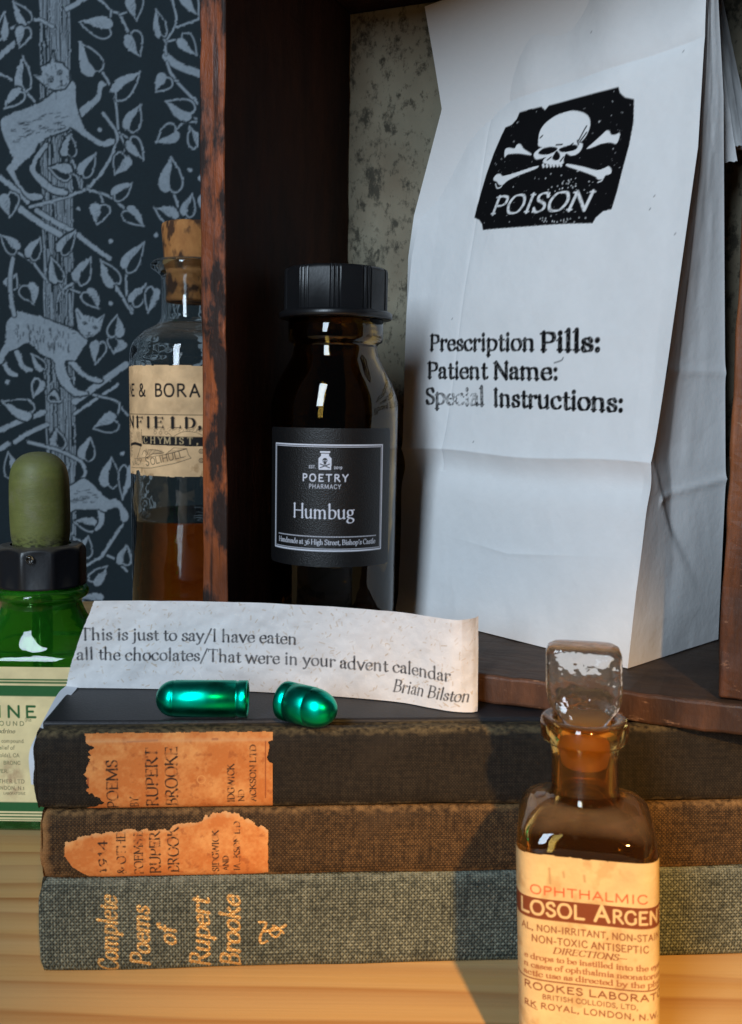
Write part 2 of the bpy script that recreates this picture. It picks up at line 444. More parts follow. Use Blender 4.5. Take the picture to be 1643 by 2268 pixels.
def m_glass(name, col, rough=.02, body=0.0, bodycol=None, dust=0.0, dustcol=(.30, .22, .15), wob=(80, .10)):
    """coloured glass; body = share of light the thick old glass scatters; dust lies on surfaces facing up"""
    t = NT(name)
    v = t.obj()
    wob = t.bump(t.noise(v, wob[0], 2), wob[1], .002)
    t.b(Base_Color=col, Roughness=rough, Transmission_Weight=1.0, IOR=1.5, Normal=wob)
    sh = t.bsdf.outputs[0]
    if body:
        tr = t.n('ShaderNodeBsdfTranslucent', {'Color': bodycol or col})
        df = t.n('ShaderNodeBsdfDiffuse', {'Color': bodycol or col})
        m0 = t.n('ShaderNodeMixShader', {0: .35}); t.set(m0.inputs[1], tr); t.set(m0.inputs[2], df)
        mx = t.n('ShaderNodeMixShader', {0: body}); t.set(mx.inputs[1], sh); t.set(mx.inputs[2], m0); sh = mx.outputs[0]
    if dust:
        ge = t.n('ShaderNodeNewGeometry')
        sp = t.n('ShaderNodeSeparateXYZ', {0: ge.outputs['Normal']})
        f = t.math('MULTIPLY', t.ramp(sp.outputs['Z'], [(.55, 0.01), (1.0, 1)]), t.ramp(t.noise(v, 160, 5, .6), [(.3, .45), (.7, 1)]))
        f = t.math('MULTIPLY', f, dust)
        f = t.math('ADD', f, t.math('MULTIPLY', t.ramp(t.noise(v, 520, 3), [(.62, 0), (.72, 1)]), dust * .12))
        df = t.n('ShaderNodeBsdfDiffuse', {'Color': dustcol})
        mx = t.n('ShaderNodeMixShader', {0: f}); t.set(mx.inputs[1], sh); t.set(mx.inputs[2], df); sh = mx.outputs[0]
    t.set(t.out.inputs['Surface'], sh)
    return t.m

def m_cork(name):
    t = NT(name); v = t.obj((1, 1, .6))
    c = t.mix(t.noise(v, 330, 4), (.24, .075, .016), (.58, .26, .075))
    sp = t.noise(v, 190, 3, .5)
    c = t.mix(t.ramp(sp, [(.50, 0), (.60, .95)]), c, (.045, .016, .006))
    t.b(Base_Color=c, Roughness=.85, Normal=t.bump(sp, -.6, .001))
    return t.m

def m_pine(name):
    t = NT(name)
    v = t.obj((1, 1, 1))
    w = t.noise(t.obj((3, 60, 60)), 1.2, 4, .5)
    bands = t.noise(t.obj((1.1, 46, 10), (0, .4, 0)), 2.1, 3, .55, .6)
    rings = t.n('ShaderNodeTexWave', {'Vector': t.obj((1.2, 19, 0)), 'Scale': 1.0, 'Distortion': 4.0, 'Detail': 3, 'Detail Scale': .7}, wave_type='BANDS', bands_direction='Y', wave_profile='SAW')
    fib = t.noise(t.obj((14, 900, 900)), 1.0, 4, .6)
    wob = t.noise(t.obj((1.5, 12, 0)), 1.0, 3, .5)
    sy = t.n('ShaderNodeSeparateXYZ', {0: t.obj()}).outputs['Y']
    ph = t.math('ADD', t.math('MULTIPLY', sy, 88.0), t.math('MULTIPLY', wob, 5.5))
    saw = t.math('FRACT', ph, 0)
    amp = t.ramp(t.noise(t.obj((.8, 30, 0), (3, 1, 0)), 1.0, 2, .5), [(.3, .35), (.65, 1)])
    ln = t.math('MULTIPLY', t.ramp(saw, [(0, 0), (.45, .08), (.80, .75), (.90, 1), (1, 0)]), amp)
    c = t.mix(ln, (.62, .385, .150), (.38, .15, .034))
    c = t.mix(t.ramp(bands, [(.4, 0), (.7, .5)]), c, (.68, .48, .25))
    c = t.mix(t.math('MULTIPLY', fib, .3), c, (.30, .15, .055))
    t.b(Base_Color=c, Roughness=.55, Specular_IOR_Level=.35, Normal=t.bump(fib, .12, .0005))
    return t.m

def m_stainedback(name):
    t = NT(name); v = t.obj((1, 1, .7))
    c = t.mix(t.noise(v, 40, 6, .6), (.11, .098, .068), (.36, .33, .24))
    c = t.mix(t.ramp(t.noise(v, 24, 3), [(.45, 0), (.7, .6)]), c, (.14, .085, .045))
    c = t.mix(t.ramp(t.noise(v, 150, 6, .7), [(.53, 0), (.62, .85)]), c, (.026, .024, .016))
    c = t.mix(t.ramp(t.noise(v, 420, 5, .7), [(.56, 0), (.66, .7)]), c, (.035, .030, .020))
    t.b(Base_Color=c, Roughness=.9, Normal=t.bump(t.noise(v, 300, 5), .4, .0008))
    return t.m

# ------------------------------------------------------------------ object helpers
def link(o, parent=None):
    COL.objects.link(o)
    if parent is not None: o.parent = parent
    return o

def thing(name, label, cat, loc=(0, 0, 0), rotz=0, group=None):
    o = link(bpy.data.objects.new(name, None))
    o.location = loc; o.rotation_euler = (0, 0, rotz); o.empty_display_size = .01
    return tag(o, label, cat, group)

def tag(o, label, cat, group=None, kind=None):
    o['label'] = label; o['category'] = cat
    if group: o['group'] = group
    if kind: o['kind'] = kind
    return o

def mesh(name, V, F, mat, parent=None, smooth=True, colors=None, fmat=None):
    me = bpy.data.meshes.new(name)
    V = np.asarray(V, np.float32)
    if isinstance(F, np.ndarray):
        n, k = F.shape
        me.vertices.add(len(V)); me.vertices.foreach_set('co', V.ravel())
        me.loops.add(n * k); me.loops.foreach_set('vertex_index', F.astype(np.int32).ravel())
        me.polygons.add(n); me.polygons.foreach_set('loop_start', (np.arange(n) * k).astype(np.int32))
        me.update(calc_edges=True)
    else:
        me.from_pydata(V.tolist(), [], F)
    me.polygons.foreach_set('use_smooth', [smooth] * len(me.polygons))
    for mm in (mat if isinstance(mat, list) else [mat]): me.materials.append(mm)
    if fmat is not None: me.polygons.foreach_set('material_index', fmat)
    if colors is not None:
        a = me.attributes.new('print', 'FLOAT_COLOR', 'POINT')
        c = np.ones((len(V), 4), np.float32); c[:, :3] = np.asarray(colors).reshape(-1, 3)
        a.data.foreach_set('color', c.ravel())
    me.update()
    return link(bpy.data.objects.new(name, me), parent)

def grid(name, P, mat, parent=None, colors=None, keep=None, flip=False):
    ny, nx = P.shape[:2]
    i = np.arange(ny * nx).reshape(ny, nx)
    F = np.stack([i[:-1, :-1], i[:-1, 1:], i[1:, 1:], i[1:, :-1]], -1).reshape(-1, 4)
    if flip: F = F[:, ::-1]
    V = P.reshape(-1, 3)
    C = None if colors is None else np.asarray(colors).reshape(-1, 3)
    if keep is not None:
        kf = keep.reshape(-1)[F].all(1); F = F[kf]
        used = np.unique(F); re = np.full(len(V), -1); re[used] = np.arange(len(used))
        F = re[F]; V = V[used]; C = None if C is None else C[used]
    return mesh(name, V, F, mat, parent, True, C)

def loft(name, rings, mat, parent=None, close=(True, True), seg=64, smooth=True, shear=0, M=None):
    """rings: (z, hx, hy, n): superellipse sections; closed at both ends unless told not to"""
    th = np.linspace(0, 2 * np.pi, seg, endpoint=False)
    V = []
    for r in rings:
        z, hx, hy, n = (r[0], r[1], r[1], 2) if len(r) == 2 else r
        c, s_ = np.cos(th), np.sin(th)
        V.append(np.stack([hx * np.sign(c) * np.abs(c) ** (2 / n) + shear * z, hy * np.sign(s_) * np.abs(s_) ** (2 / n), np.full(seg, z)], 1))
    F = []
    for j in range(len(rings) - 1):
        for i in range(seg):
            k = (i + 1) % seg
            F.append((j * seg + i, j * seg + k, (j + 1) * seg + k, (j + 1) * seg + i))
    V = np.vstack(V)
    if close[0]: F.append(tuple(reversed(range(seg))))
    if close[1]: F.append(tuple(range((len(rings) - 1) * seg, len(rings) * seg)))
    if M is not None:
        Mn = np.array(M.to_3x3()); V = V @ Mn.T + np.array(M.translation)
    return mesh(name, V, F, mat, parent, smooth)

def smoothprof(pts, n=7):
    return [tuple(p) for p in catmull(pts, n)]

def board(name, lo, hi, mats, parent, cuts=(1, 1, 1), bev=.0007, jit=.00018, face=None, seed=0):
    """worn board: box subdivided, edges rounded, corners nibbled; face(normal)->material slot"""
    bm = bmesh.new()
    bmesh.ops.create_cube(bm, size=1)
    lo = Vector(lo); hi = Vector(hi)
    for v in bm.verts: v.co = Vector([(lo[i] + hi[i]) / 2 + v.co[i] * (hi[i] - lo[i]) for i in range(3)])
    bmesh.ops.bevel(bm, geom=bm.edges[:], offset=bev, segments=3, affect='EDGES', profile=.5)
    for ax in range(3):
        for k in range(1, cuts[ax]):
            co = Vector((0, 0, 0)); co[ax] = lo[ax] + (hi[ax] - lo[ax]) * k / cuts[ax]
            no = Vector((0, 0, 0)); no[ax] = 1
            bmesh.ops.bisect_plane(bm, geom=bm.verts[:] + bm.edges[:] + bm.faces[:], plane_co=co, plane_no=no)
    for v in bm.verts:
        p = v.co
        w = [(vnoise(p.x * 260 + 9 * a + p.y * 90, p.z * 140 + p.y * 170 + 31 * a, seed + a) - .5) * 2 for a in range(3)]
        big = (vnoise(p.x * 45, p.z * 45 + p.y * 30, seed + 7) - .5)
        v.co += Vector(w) * jit + Vector((big, big, big * .6)) * jit * 1.5
    bm.normal_update()
    me = bpy.data.meshes.new(name); bm.to_mesh(me); bm.free()
    for mm in (mats if isinstance(mats, list) else [mats]): me.materials.append(mm)
    for p in me.polygons:
        p.use_smooth = False
        if face: p.material_index = face(p.normal)
    return link(bpy.data.objects.new(name, me), parent)

# ------------------------------------------------------------------ the wall with its printed paper
PX = lambda u, v: (-.2542 + u * .0002501 - v * 7.3e-6, .4109 + u * 2.9e-6 - v * .0002542)   # print units -> wall metres
GROUND, INK = (.0070, .0175, .0245), (.275, .325, .375)
wc = Canvas(800, 1720, 2.6, GROUND, -110, -1660)       # y up, so print rows are negative
_t = lambda q, k: [(x / 2.668, -(y / 2.668 + (800 if k else 0))) for x, y in q]
def wshape(pts, k=0, smooth=True, halo=9):
    p = _t(pts, k)
    pp = catmull(list(p) + [p[0]], 5) if smooth else np.array(list(p) + [p[0]])
    mk = wc.mask(); wc.segs(mk, [(*pp[i], *pp[i + 1], halo, halo) for i in range(len(pp) - 1)])
    wc.put(mk, GROUND); wc.put(wc.polymask(pp[:-1]), INK)
def wline(pts, w=5.5, k=0, halo=5, color=INK):
    p = _t(pts, k)
    if halo: wc.line(p, w + halo, GROUND, len(p) > 2)
    wc.line(p, w, color, len(p) > 2)
def wleaf(tx, ty, bx, by, wd, side, k=0):
    (tx, ty), (bx, by) = _t([(tx, ty), (bx, by)], k)
    wd /= 2.668
    ax = np.array([tx - bx, ty - by]); L = np.hypot(*ax); ax /= L; nr = np.array([-ax[1], ax[0]])
    f = lambda t, o: tuple(np.array([bx, by]) + ax * L * t + nr * wd * o)
    pr = [(0, 0), (-.08, .22), (.05, .45), (.28, .5), (.6, .34), (.85, .12), (1, 0)]
    lft = [f(t, o) for t, o in pr]; rgt = [f(t, -o) for t, o in pr]
    a = catmull(lft, 5); b = catmull(rgt, 5)
    full = np.vstack([a, b[::-1]])
    mk = wc.mask(); wc.segs(mk, [(*full[i], *full[i + 1], 11, 11) for i in range(len(full) - 1)])
    wc.put(mk, GROUND); wc.put(wc.polymask(full), GROUND)
    mid = catmull([f(0, 0), f(.35, .05), f(.7, -.03), f(1, 0)], 5)
    h = a if side > 0 else b; o = b if side > 0 else a
    wc.put(wc.polymask(np.vstack([h, mid[::-1]])), INK)
    wc.line(o, rng0.uniform(3.4, 4.8), INK)
    if wd > 40 and rng0.rand() < .5:
        for q in (.25, .4, .55): wc.line([f(q, .04 * side), f(q + .12, .26 * side * (1 - q * .8))], 1.8, GROUND, False, .55)
rng0 = np.random.RandomState(9)
# trunk of the printed tree: wobbling bark lines
rng = np.random.RandomState(4)
for i in range(15):
    x0 = 285 + i * 15; pts = []
    for j in range(0, 31):
        y = -200 + j * 160
        pts.append((x0 + y * .021 + rng.uniform(-5, 5), y))
    if i in (0, 14): wc.line(_t(pts, 0), 3.4, INK, True)
    else:
        j = rng.randint(0, 2)
        while j < 30:
            n = rng.randint(2, 6)
            q = pts[j:j + n + 1]
            if len(q) > 1: wc.line(_t(q, 0), rng.uniform(2.2, 4.6), INK, len(q) > 2, .9)
            j += n + rng.randint(0, 2)
# boughs
for pts, w, k in [
    ([(480, 60), (560, 20), (640, -30)], 12, 0), ([(0, 380), (60, 330), (110, 290)], 14, 0),
    ([(0, 1220), (100, 1290), (200, 1390)], 13, 0), ([(150, 1440), (280, 1530), (440, 1620)], 16, 0), ([(270, 1450), (400, 1530), (530, 1590)], 13, 0),
    ([(570, 1620), (690, 1710), (810, 1790)], 12, 0), ([(1200, 380), (1280, 440), (1440, 500)], 20, 0), ([(1210, 430), (1260, 530), (1430, 700)], 7, 0),
    ([(560, 690), (700, 590), (940, 420)], 18, 1), ([(560, 780), (690, 690), (880, 570)], 8, 1), ([(0, 900), (160, 830), (330, 770)], 14, 1),
    ([(110, 990), (220, 920), (350, 860)], 12, 1), ([(0, 1040), (60, 1000)], 13, 1), ([(610, 1940), (760, 1860), (800, 1810), (870, 1700), (930, 1610)], 8, 1),
    ([(820, 1840), (900, 1880), (970, 1960)], 6, 1), ([(700, 640), (850, 680), (960, 790)], 6, 1), ([(740, 650), (890, 700), (870, 830)], 5, 1)]:
    wline(pts, w, k)
# twigs
for pts, w, k in [
    ([(690, -30), (800, 70), (860, 100), (940, 240)], 6, 0), ([(800, 70), (790, 140), (780, 150)], 5, 0), ([(860, 100), (940, 70)], 5, 0),
    ([(690, 440), (790, 560), (840, 700), (860, 880)], 6, 0), ([(840, 640), (860, 600)], 5, 0), ([(750, 770), (850, 910), (840, 1000), (780, 1130), (640, 1290), (430, 1370), (220, 1425)], 8, 0),
    ([(870, 905), (960, 960)], 5, 0), ([(880, 930), (910, 1000), (905, 1080)], 5, 0), ([(500, 1040), (570, 1190), (590, 1300)], 6, 0), ([(500, 1180), (560, 1210), (590, 1300)], 5, 0),
    ([(610, 1180), (595, 1300)], 5, 0), ([(640, 1300), (820, 1360), (950, 1480)], 7, 0), ([(840, 1370), (880, 1330)], 5, 0), ([(730, 1330), (760, 1400), (740, 1440)], 5, 0),
    ([(1260, 1290), (1310, 1440), (1320, 1620)], 6, 0), ([(1260, 1520), (1310, 1600)], 5, 0), ([(1330, 1600), (1380, 1480), (1370, 1420)], 5, 0),
    ([(1240, 0), (1270, 150), (1200, 280), (1200, 370)], 6, 0), ([(1270, 190), (1340, 160), (1430, 130)], 5, 0), ([(1160, 230), (1200, 290)], 5, 0), ([(1210, 280), (1300, 270), (1390, 340)], 5, 0),
    ([(1210, 540), (1290, 550)], 5, 0), ([(1350, 760), (1430, 810)], 5, 0), ([(1280, 900), (1330, 840), (1430, 830)], 5, 0),
    ([(100, 1730), (240, 1820), (350, 1960)], 6, 0), ([(220, 1770), (235, 1820)], 5, 0), ([(130, 1980), (200, 1990)], 5, 0), ([(420, 2100), (460, 2020), (580, 1940)], 6, 0), ([(430, 1940), (470, 2040)], 5, 0),
    ([(520, 2010), (640, 2050)], 5, 0), ([(840, 1960), (980, 2180)], 8, 0), ([(935, 1850), (940, 2050), (985, 2160)], 6, 0), ([(0, 500), (150, 580), (250, 690)], 6, 0), ([(150, 520), (160, 590)], 5, 0), ([(150, 620), (170, 600)], 5, 0),
    ([(180, 150), (270, 130), (380, 180)], 9, 0), ([(80, 190), (200, 160)], 7, 0), ([(1130, 1240 + 60), (1000, 1180)], 0.1, 0)]:
    if w > 1: wline(pts, w * .95, k, 4)
for l in [(90, 10, 195, 150, 110, 1), (140, 325, 175, 190, 115, -1), (570, 150, 790, 195, 150, -1), (1010, 390, 945, 230, 135, -1), (985, 135, 960, -20, 130, -1),
          (1120, 60, 1165, 240, 95, 1), (1430, 110, 1330, -60, 130, -1), (1425, 375, 1310, 250, 120, -1), (570, 280, 690, 485, 165, 1), (1020, 485, 840, 640, 150, 1), (165, 380, 165, 600, 120, 1),
          (30, 740, 150, 625, 110, -1), (1130, 625, 1210, 525, 130, -1), (1200, 690, 1390, 770, 150, 1), (1020, 710, 940, 880, 130, 1), (1140, 975, 1280, 890, 140, 1),
          (1050, 1095, 950, 960, 110, -1), (840, 1200, 915, 1070, 140, 1), (1250, 1075, 1250, 1305, 175, 1), (1130, 1425, 1290, 1510, 130, -1), (975, 1250, 840, 1350, 110, 1),
          (715, 1550, 740, 1415, 150, -1), (1060, 1560, 930, 1450, 120, 1), (700, 1045, 605, 1195, 110, 1), (355, 1150, 510, 1190, 120, -1), (510, 915, 495, 1065, 120, 1),
          (75, 1500, 60, 1340, 150, -1), (0, 1620, 120, 1730, 110, -1), (295, 1640, 225, 1780, 120, 1), (555, 1590, 450, 1740, 110, 1), (375, 1780, 430, 1950, 110, 1),
          (670, 1780, 580, 1950, 130, 1), (740, 1800, 850, 1970, 130, 1), (1065, 1670, 930, 1860, 130, 1), (255, 2120, 200, 1985, 150, 1), (740, 2150, 640, 2030, 120, 1), (1080, 1975, 985, 2110, 110, 1),
          (1410, 1330, 1370, 1480, 110, 1), (30, 80, 10, 260, 90, -1), (120, 1900, 60, 1990, 110, 1), (1380, 860, 1440, 1000, 110, -1), (1100, 2180, 1140, 2010, 110, 1)]:
    wleaf(*l, 0)
for l in [(710, 420, 740, 260, 120, -1), (850, 340, 880, 240, 150, 1), (870, 60, 860, 210, 130, -1), (230, 340, 320, 450, 80, 1), (10, 690, 230, 770, 150, 1), (700, 890, 870, 830, 150, -1),
          (680, 950, 640, 1110, 130, 1), (840, 1100, 820, 1310, 150, 1), (930, 1420, 960, 1180, 110, 1), (420, 890, 440, 1030, 120, 1), (60, 1060, 100, 1240, 120, -1), (560, 1580, 720, 1610, 110, -1),
          (670, 1690, 630, 1840, 130, 1), (820, 1920, 710, 2040, 120, -1), (960, 1760, 940, 1900, 110, 1), (600, 2170, 780, 2180, 110, -1), (250, 660, 300, 540, 100, 1), (450, 690, 380, 640, 80, 1), (560, 1700, 590, 1760, 60, 1)]:
    wleaf(*l, 1)
# three prowling cats
wshape([(320, 985), (345, 995), (255, 1150), (330, 1230), (400, 1285), (490, 1305), (485, 1340), (390, 1330), (300, 1270), (230, 1190), (222, 1130)])
wshape([(580, 740), (690, 660), (715, 565), (745, 550), (772, 575), (742, 600), (725, 680), (660, 740), (592, 800)])
wshape([(5, 830), (60, 780), (200, 735), (310, 690), (400, 620), (470, 590), (530, 560), (550, 640), (555, 720), (620, 880), (740, 965), (790, 950), (832, 948), (825, 985), (745, 1003), (640, 950), (520, 870),
        (480, 890), (300, 960), (240, 1050), (125, 1150), (110, 1195), (190, 1320), (260, 1330), (310, 1345), (300, 1370), (200, 1362), (60, 1180), (50, 1150), (90, 1080), (25, 930)])
wshape([(235, 505), (305, 515), (295, 455), (350, 435), (372, 430), (383, 345), (400, 425), (455, 432), (498, 485), (500, 560), (470, 600), (400, 612), (335, 590), (290, 550)], smooth=False)
for x, y in ((432, 498), (368, 548)):
    wc.line(_t([(x - 18, y + 4), (x, y - 14), (x + 18, y - 4), (x, y + 10), (x - 18, y + 4)], 0), 2.6, GROUND, True); wc.line(_t([(x, y - 2), (x + 1, y + 2)], 0), 4.5, GROUND)
    wc.line(_t([(x - 22, y - 8), (x, y - 24), (x + 20, y - 16)], 0), 2.0, GROUND, True)
wc.poly(_t([(430, 552), (455, 540), (450, 562)], 0), GROUND)
wc.line(_t([(445, 560), (448, 580), (420, 592)], 0), 2.4, GROUND, True); wc.line(_t([(448, 580), (470, 582), (482, 566)], 0), 2.4, GROUND, True)
for q in ([(240, 512), (290, 520)], [(383, 370), (392, 420)], [(350, 570), (320, 580)], [(355, 582), (330, 596)], [(480, 520), (496, 540)], [(400, 440), (405, 470)], [(330, 500), (350, 515)]): wc.line(_t(q, 0), 2.0, GROUND)
for i in range(46):
    x = rng.uniform(70, 470); y = 730 + (470 - x) * .28 + rng.uniform(10, 150)
    wc.line(_t([(x, y), (x + rng.uniform(20, 45), y - rng.uniform(-2, 14))], 0), 2.4, GROUND, False, .85)
wshape([(60, 440), (130, 490), (120, 510), (60, 492), (10, 400), (20, 330)], 1)
wshape([(510, 400), (560, 400), (640, 490), (765, 530), (730, 552), (620, 510)], 1)
wshape([(105, 330), (140, 320), (180, 420), (240, 450), (235, 470), (170, 455)], 1)
wshape([(0, 330), (45, 240), (45, 130), (95, 60), (130, 35), (300, 75), (420, 120), (540, 160), (600, 190), (655, 255), (620, 300), (560, 380), (480, 400), (520, 530), (570, 600), (652, 622), (645, 640), (560, 642), (470, 580),
        (420, 490), (405, 390), (320, 350), (210, 262), (130, 300), (60, 330), (20, 400), (-20, 400)], 1)
wline([(105, 60), (80, -60), (75, -220), (95, -345)], 11, 1, 6)
wshape([(558, 20), (575, 10), (625, 70), (655, 62), (722, 88), (780, 50), (762, 110), (742, 178), (692, 215), (640, 222), (600, 190), (575, 120)], 1, False)
for x, y in ((632, 122), (708, 152)):
    wc.line(_t([(x - 18, y - 6), (x, y - 12), (x + 16, y + 4), (x, y + 10), (x - 18, y - 6)], 1), 2.6, GROUND, True); wc.line(_t([(x, y - 2), (x + 1, y + 2)], 1), 4.5, GROUND)
wc.poly(_t([(652, 175), (680, 182), (662, 195)], 1), GROUND)
wc.line(_t([(662, 195), (655, 210), (640, 206)], 1), 2.4, GROUND, True); wc.line(_t([(662, 195), (675, 210), (692, 204)], 1), 2.4, GROUND, True)
for q in ([(575, 40), (600, 90)], [(765, 70), (735, 110)], [(590, 150), (540, 140)], [(590, 165), (530, 165)], [(595, 180), (540, 195)], [(660, 75), (665, 105)], [(690, 85), (690, 115)]): wc.line(_t(q, 1), 2.2, GROUND)
for i in range(60):
    x = rng.uniform(110, 520); y = 90 + (x - 110) * .24 + rng.uniform(0, 150)
    wc.line(_t([(x, y), (x + rng.uniform(-4, 8), y + rng.uniform(18, 40))], 1), 2.4, GROUND, False, .85)
wshape([(740, 1480), (790, 1520), (785, 1600), (740, 1650), (720, 1640), (750, 1590), (745, 1530)], 1)
wline([(215, 990), (430, 1045), (600, 1130), (645, 1210), (600, 1290)], 9, 1, 6)
wshape([(380, 1420), (490, 1340), (560, 1300), (640, 1262), (740, 1340), (820, 1418), (885, 1412), (960, 1500), (972, 1565), (925, 1585), (905, 1490), (860, 1478), (800, 1508), (740, 1490), (640, 1492), (570, 1492), (500, 1540), (400, 1640)], 1)
for i in range(24):
    x = rng.uniform(500, 720); y = 1340 + rng.uniform(0, 100)
    wc.line(_t([(x, y), (x + rng.uniform(18, 36), y + rng.uniform(-5, 6))], 1), 2.4, GROUND, False, .85)
for q in range(70):
    x = rng.uniform(300, 540); y = rng.uniform(0, 4700); k = 0 if y < 2100 else 1; yy = y if k == 0 else y - 2134
    wc.line(_t([(x, yy), (x + rng.uniform(-6, 6), yy + rng.uniform(30, 80))], k), 2.0, GROUND, False, .5)
for x, y, k in [(725, 885, 0), (570, 1430, 0), (815, 1665, 0), (1390, 1165, 0), (1148, 1625, 0), (820, 2110, 0), (50, 550, 1), (920, 1075, 1)]:
    wc.line(_t([(x, y), (x + 3, y + 2)], k), 10.5, INK)
_dx = np.round((fbm(wc.X / 14, wc.Y / 14, 201, 3) - .5) * 2.4).astype(int); _dy = np.round((fbm(wc.X / 14, wc.Y / 14, 202, 3) - .5) * 2.4).astype(int)
_J, _I = np.indices(wc.X.shape); wc.c = wc.c[np.clip(_J + _dy, 0, wc.ny - 1), np.clip(_I + _dx, 0, wc.nx - 1)]
wc.mottle(.22, 60, 3); wc.mottle(.35, 5, 5)
M_wp = m_print('printed_wallpaper', .75, .1, 500)
wall = mesh('wall', [(-1.4, .704, -.4), (1.4, .704, -.4), (1.4, .704, 1.2), (-1.4, .704, 1.2), (-1.4, .76, -.4), (1.4, .76, -.4), (1.4, .76, 1.2), (-1.4, .76, 1.2)],
            [(0, 1, 2, 3), (5, 4, 7, 6), (4, 0, 3, 7), (1, 5, 6, 2), (3, 2, 6, 7), (4, 5, 1, 0)], m_plain('wall_paint', GROUND, .8), None, False)
tag(wall, 'dark blue wall behind the crate, papered with a print of cats in trees', 'wall', kind='structure')
gx, gz = -.2542 + wc.X * .0002501 + wc.Y * 7.3e-6, .4109 + wc.X * 2.9e-6 + wc.Y * .0002542
wp = grid('wallpaper', np.stack([gx, np.full(gx.shape, .7032), gz], -1), M_wp, wall, wc.c, (wc.X >= -6) & (wc.X <= 543))
for k in range(-3, 5):
    for j in (0, 1):
        if k == 0 and j == 0: continue
        c = wp.copy(); link(c, wall)
        c.location = (k * 548.6 * .0002501 + j * 1722 * 7.3e-6, 0, k * 548.6 * 2.9e-6 + j * 1722 * .0002542)

# ------------------------------------------------------------------ table
pine = m_pine('pine_wood')
table = board('table', (-.75, -.45, -.030), (.75, .7025, 0), pine, None, (6, 4, 1), .0015, 0)
tag(table, 'varnished pine table top with long straight grain', 'table')

# ------------------------------------------------------------------ books
BOOK_ROT = R(3.8)
edgepaper = m_plain('page_edges', (.55, .46, .30), .9, var=.3, nscale=400)
def spine_y(t, ry=.0042, p=4.0):
    return ry * (1 - (1 - np.clip(np.abs(t), 0, 1) ** p) ** (1 / p))
def book(name, label, z0, H, mats, x0, L=.196, D=.128, worn=0, gilt=None, seed=0):
    c, s_ = math.cos(BOOK_ROT), math.sin(BOOK_ROT)
    r = thing(name, label, 'book', (-.0821 + x0 * c, .2352 + x0 * s_, z0), BOOK_ROT, 'books lying in the stack')
    mc, mb = mats[:2]
    # spine: rounded back with a joint groove above and below
    xs = np.unique(np.concatenate([np.linspace(0, .008, 17), np.linspace(.008, L - .008, 60), np.linspace(L - .008, L, 9)]))
    if gilt is not None: xs = np.unique(np.concatenate([xs[xs < .009], np.arange(.009, .066, .00016), xs[xs > .066]]))
    t = np.linspace(-1, 1, 46 if gilt is None else 150)
    tt = np.sign(t) * np.abs(t) ** (.72 if gilt is None else .85)
    prof = [(.0100, .0008), (.0085, .0012), (.0068, .0024), (.0055, .0014), (.0046, .0004)] + [(float(spine_y(a)), H / 2 + a * H / 2) for a in tt] + [(.0046, H - .0004), (.0055, H - .0014), (.0068, H - .0024), (.0085, H - .0012), (.0100, H - .0008)]
    prof = np.array(prof)
    X, Yp = np.meshgrid(xs, prof[:, 0]); Zp = np.repeat(prof[:, 1][:, None], len(xs), 1)
    Yp = Yp.copy(); Zp = Zp.copy()
    e = np.exp(-X / .0035) * worn
    Yp += e * .0010 * (vnoise(X * 500, Zp * 400, seed) * 1.2 + .2) + (vnoise(X * 60, Zp * 30, seed + 3) - .5) * .0004
    Zp += e * .0006 * (vnoise(X * 500 + 40, Zp * 500, seed + 1) - .5) + (vnoise(X * 50, Zp * 0 + seed, seed + 5) - .5) * .0005
    X = X - e * 0 + np.where(X < .0005, (fbm(Zp * 260, Zp * 0, seed + 9) - .5) * .0018 * worn, 0)
    tz = np.clip(np.abs(Zp - H / 2) / (H / 2), 0, 1) ** 6
    X = X + tz * .0017 * np.exp(-X / .0022) - tz * .0017 * np.exp(-(L - X) / .0022)
    col = None
    if gilt is not None:
        ix = np.clip(np.round((X * 1000 - gilt.x0) / gilt.step).astype(int), 0, gilt.nx - 1)
        iz = np.clip(np.round((Zp * 1000 - gilt.y0) / gilt.step).astype(int), 0, gilt.ny - 1)
        g = gilt.c[iz, ix, 0] * ((X > .0095) & (X < .0655))
        col = np.repeat(g[..., None], 3, -1)
    grid('spine', np.stack([X, Yp, Zp], -1), mc, r, col, flip=True)
    # head cap: the turned-in end of the spine cloth
    for xe, sg in ((.0006, 1), (L - .0006, -1)):
        ring = [(xe, y + .0004, z) for y, z in prof[2:-2]]
        n = len(ring); inn = [(xe + sg * .0016, .0034 + (y > .003) * .003, H / 2 + (z - H / 2) * .86) for _, y, z in ring]
        mesh('head_cap', ring + inn, [(i, i + 1, n + i + 1, n + i) for i in range(n - 1)], mats[2] if len(mats) > 2 else mc, r)
    board('front_cover', (0, .0092, H - .0024), (L, D, H), mb, r, (10, 8, 1), .0008, .00012, seed=seed)
    board('back_cover', (0, .0092, 0), (L, D, .0024), mb, r, (10, 8, 1), .0008, .00012, seed=seed + 2)
    board('page_block', (.0032, .0058, .0025), (L - .0032, D - .004, H - .0025), edgepaper, r, (4, 4, 1), .0006, .0001)
    return r
def spine_label(parent, cv, keep, mat, H, lift=.00022):
    z = cv.Y / 1000
    t = np.clip((z - H / 2) / (H / 2), -1, 1)
    grid('spine_label', np.stack([cv.X / 1000, spine_y(t) - lift * (1 - .7 * np.abs(t)), z + np.where(t > .8, lift, 0)], -1), mat, parent, cv.c, keep)

M_label = m_print('old_paper_label', .8, .35, 700)
Z1, Z2, Z3 = 0, .0249, .0428
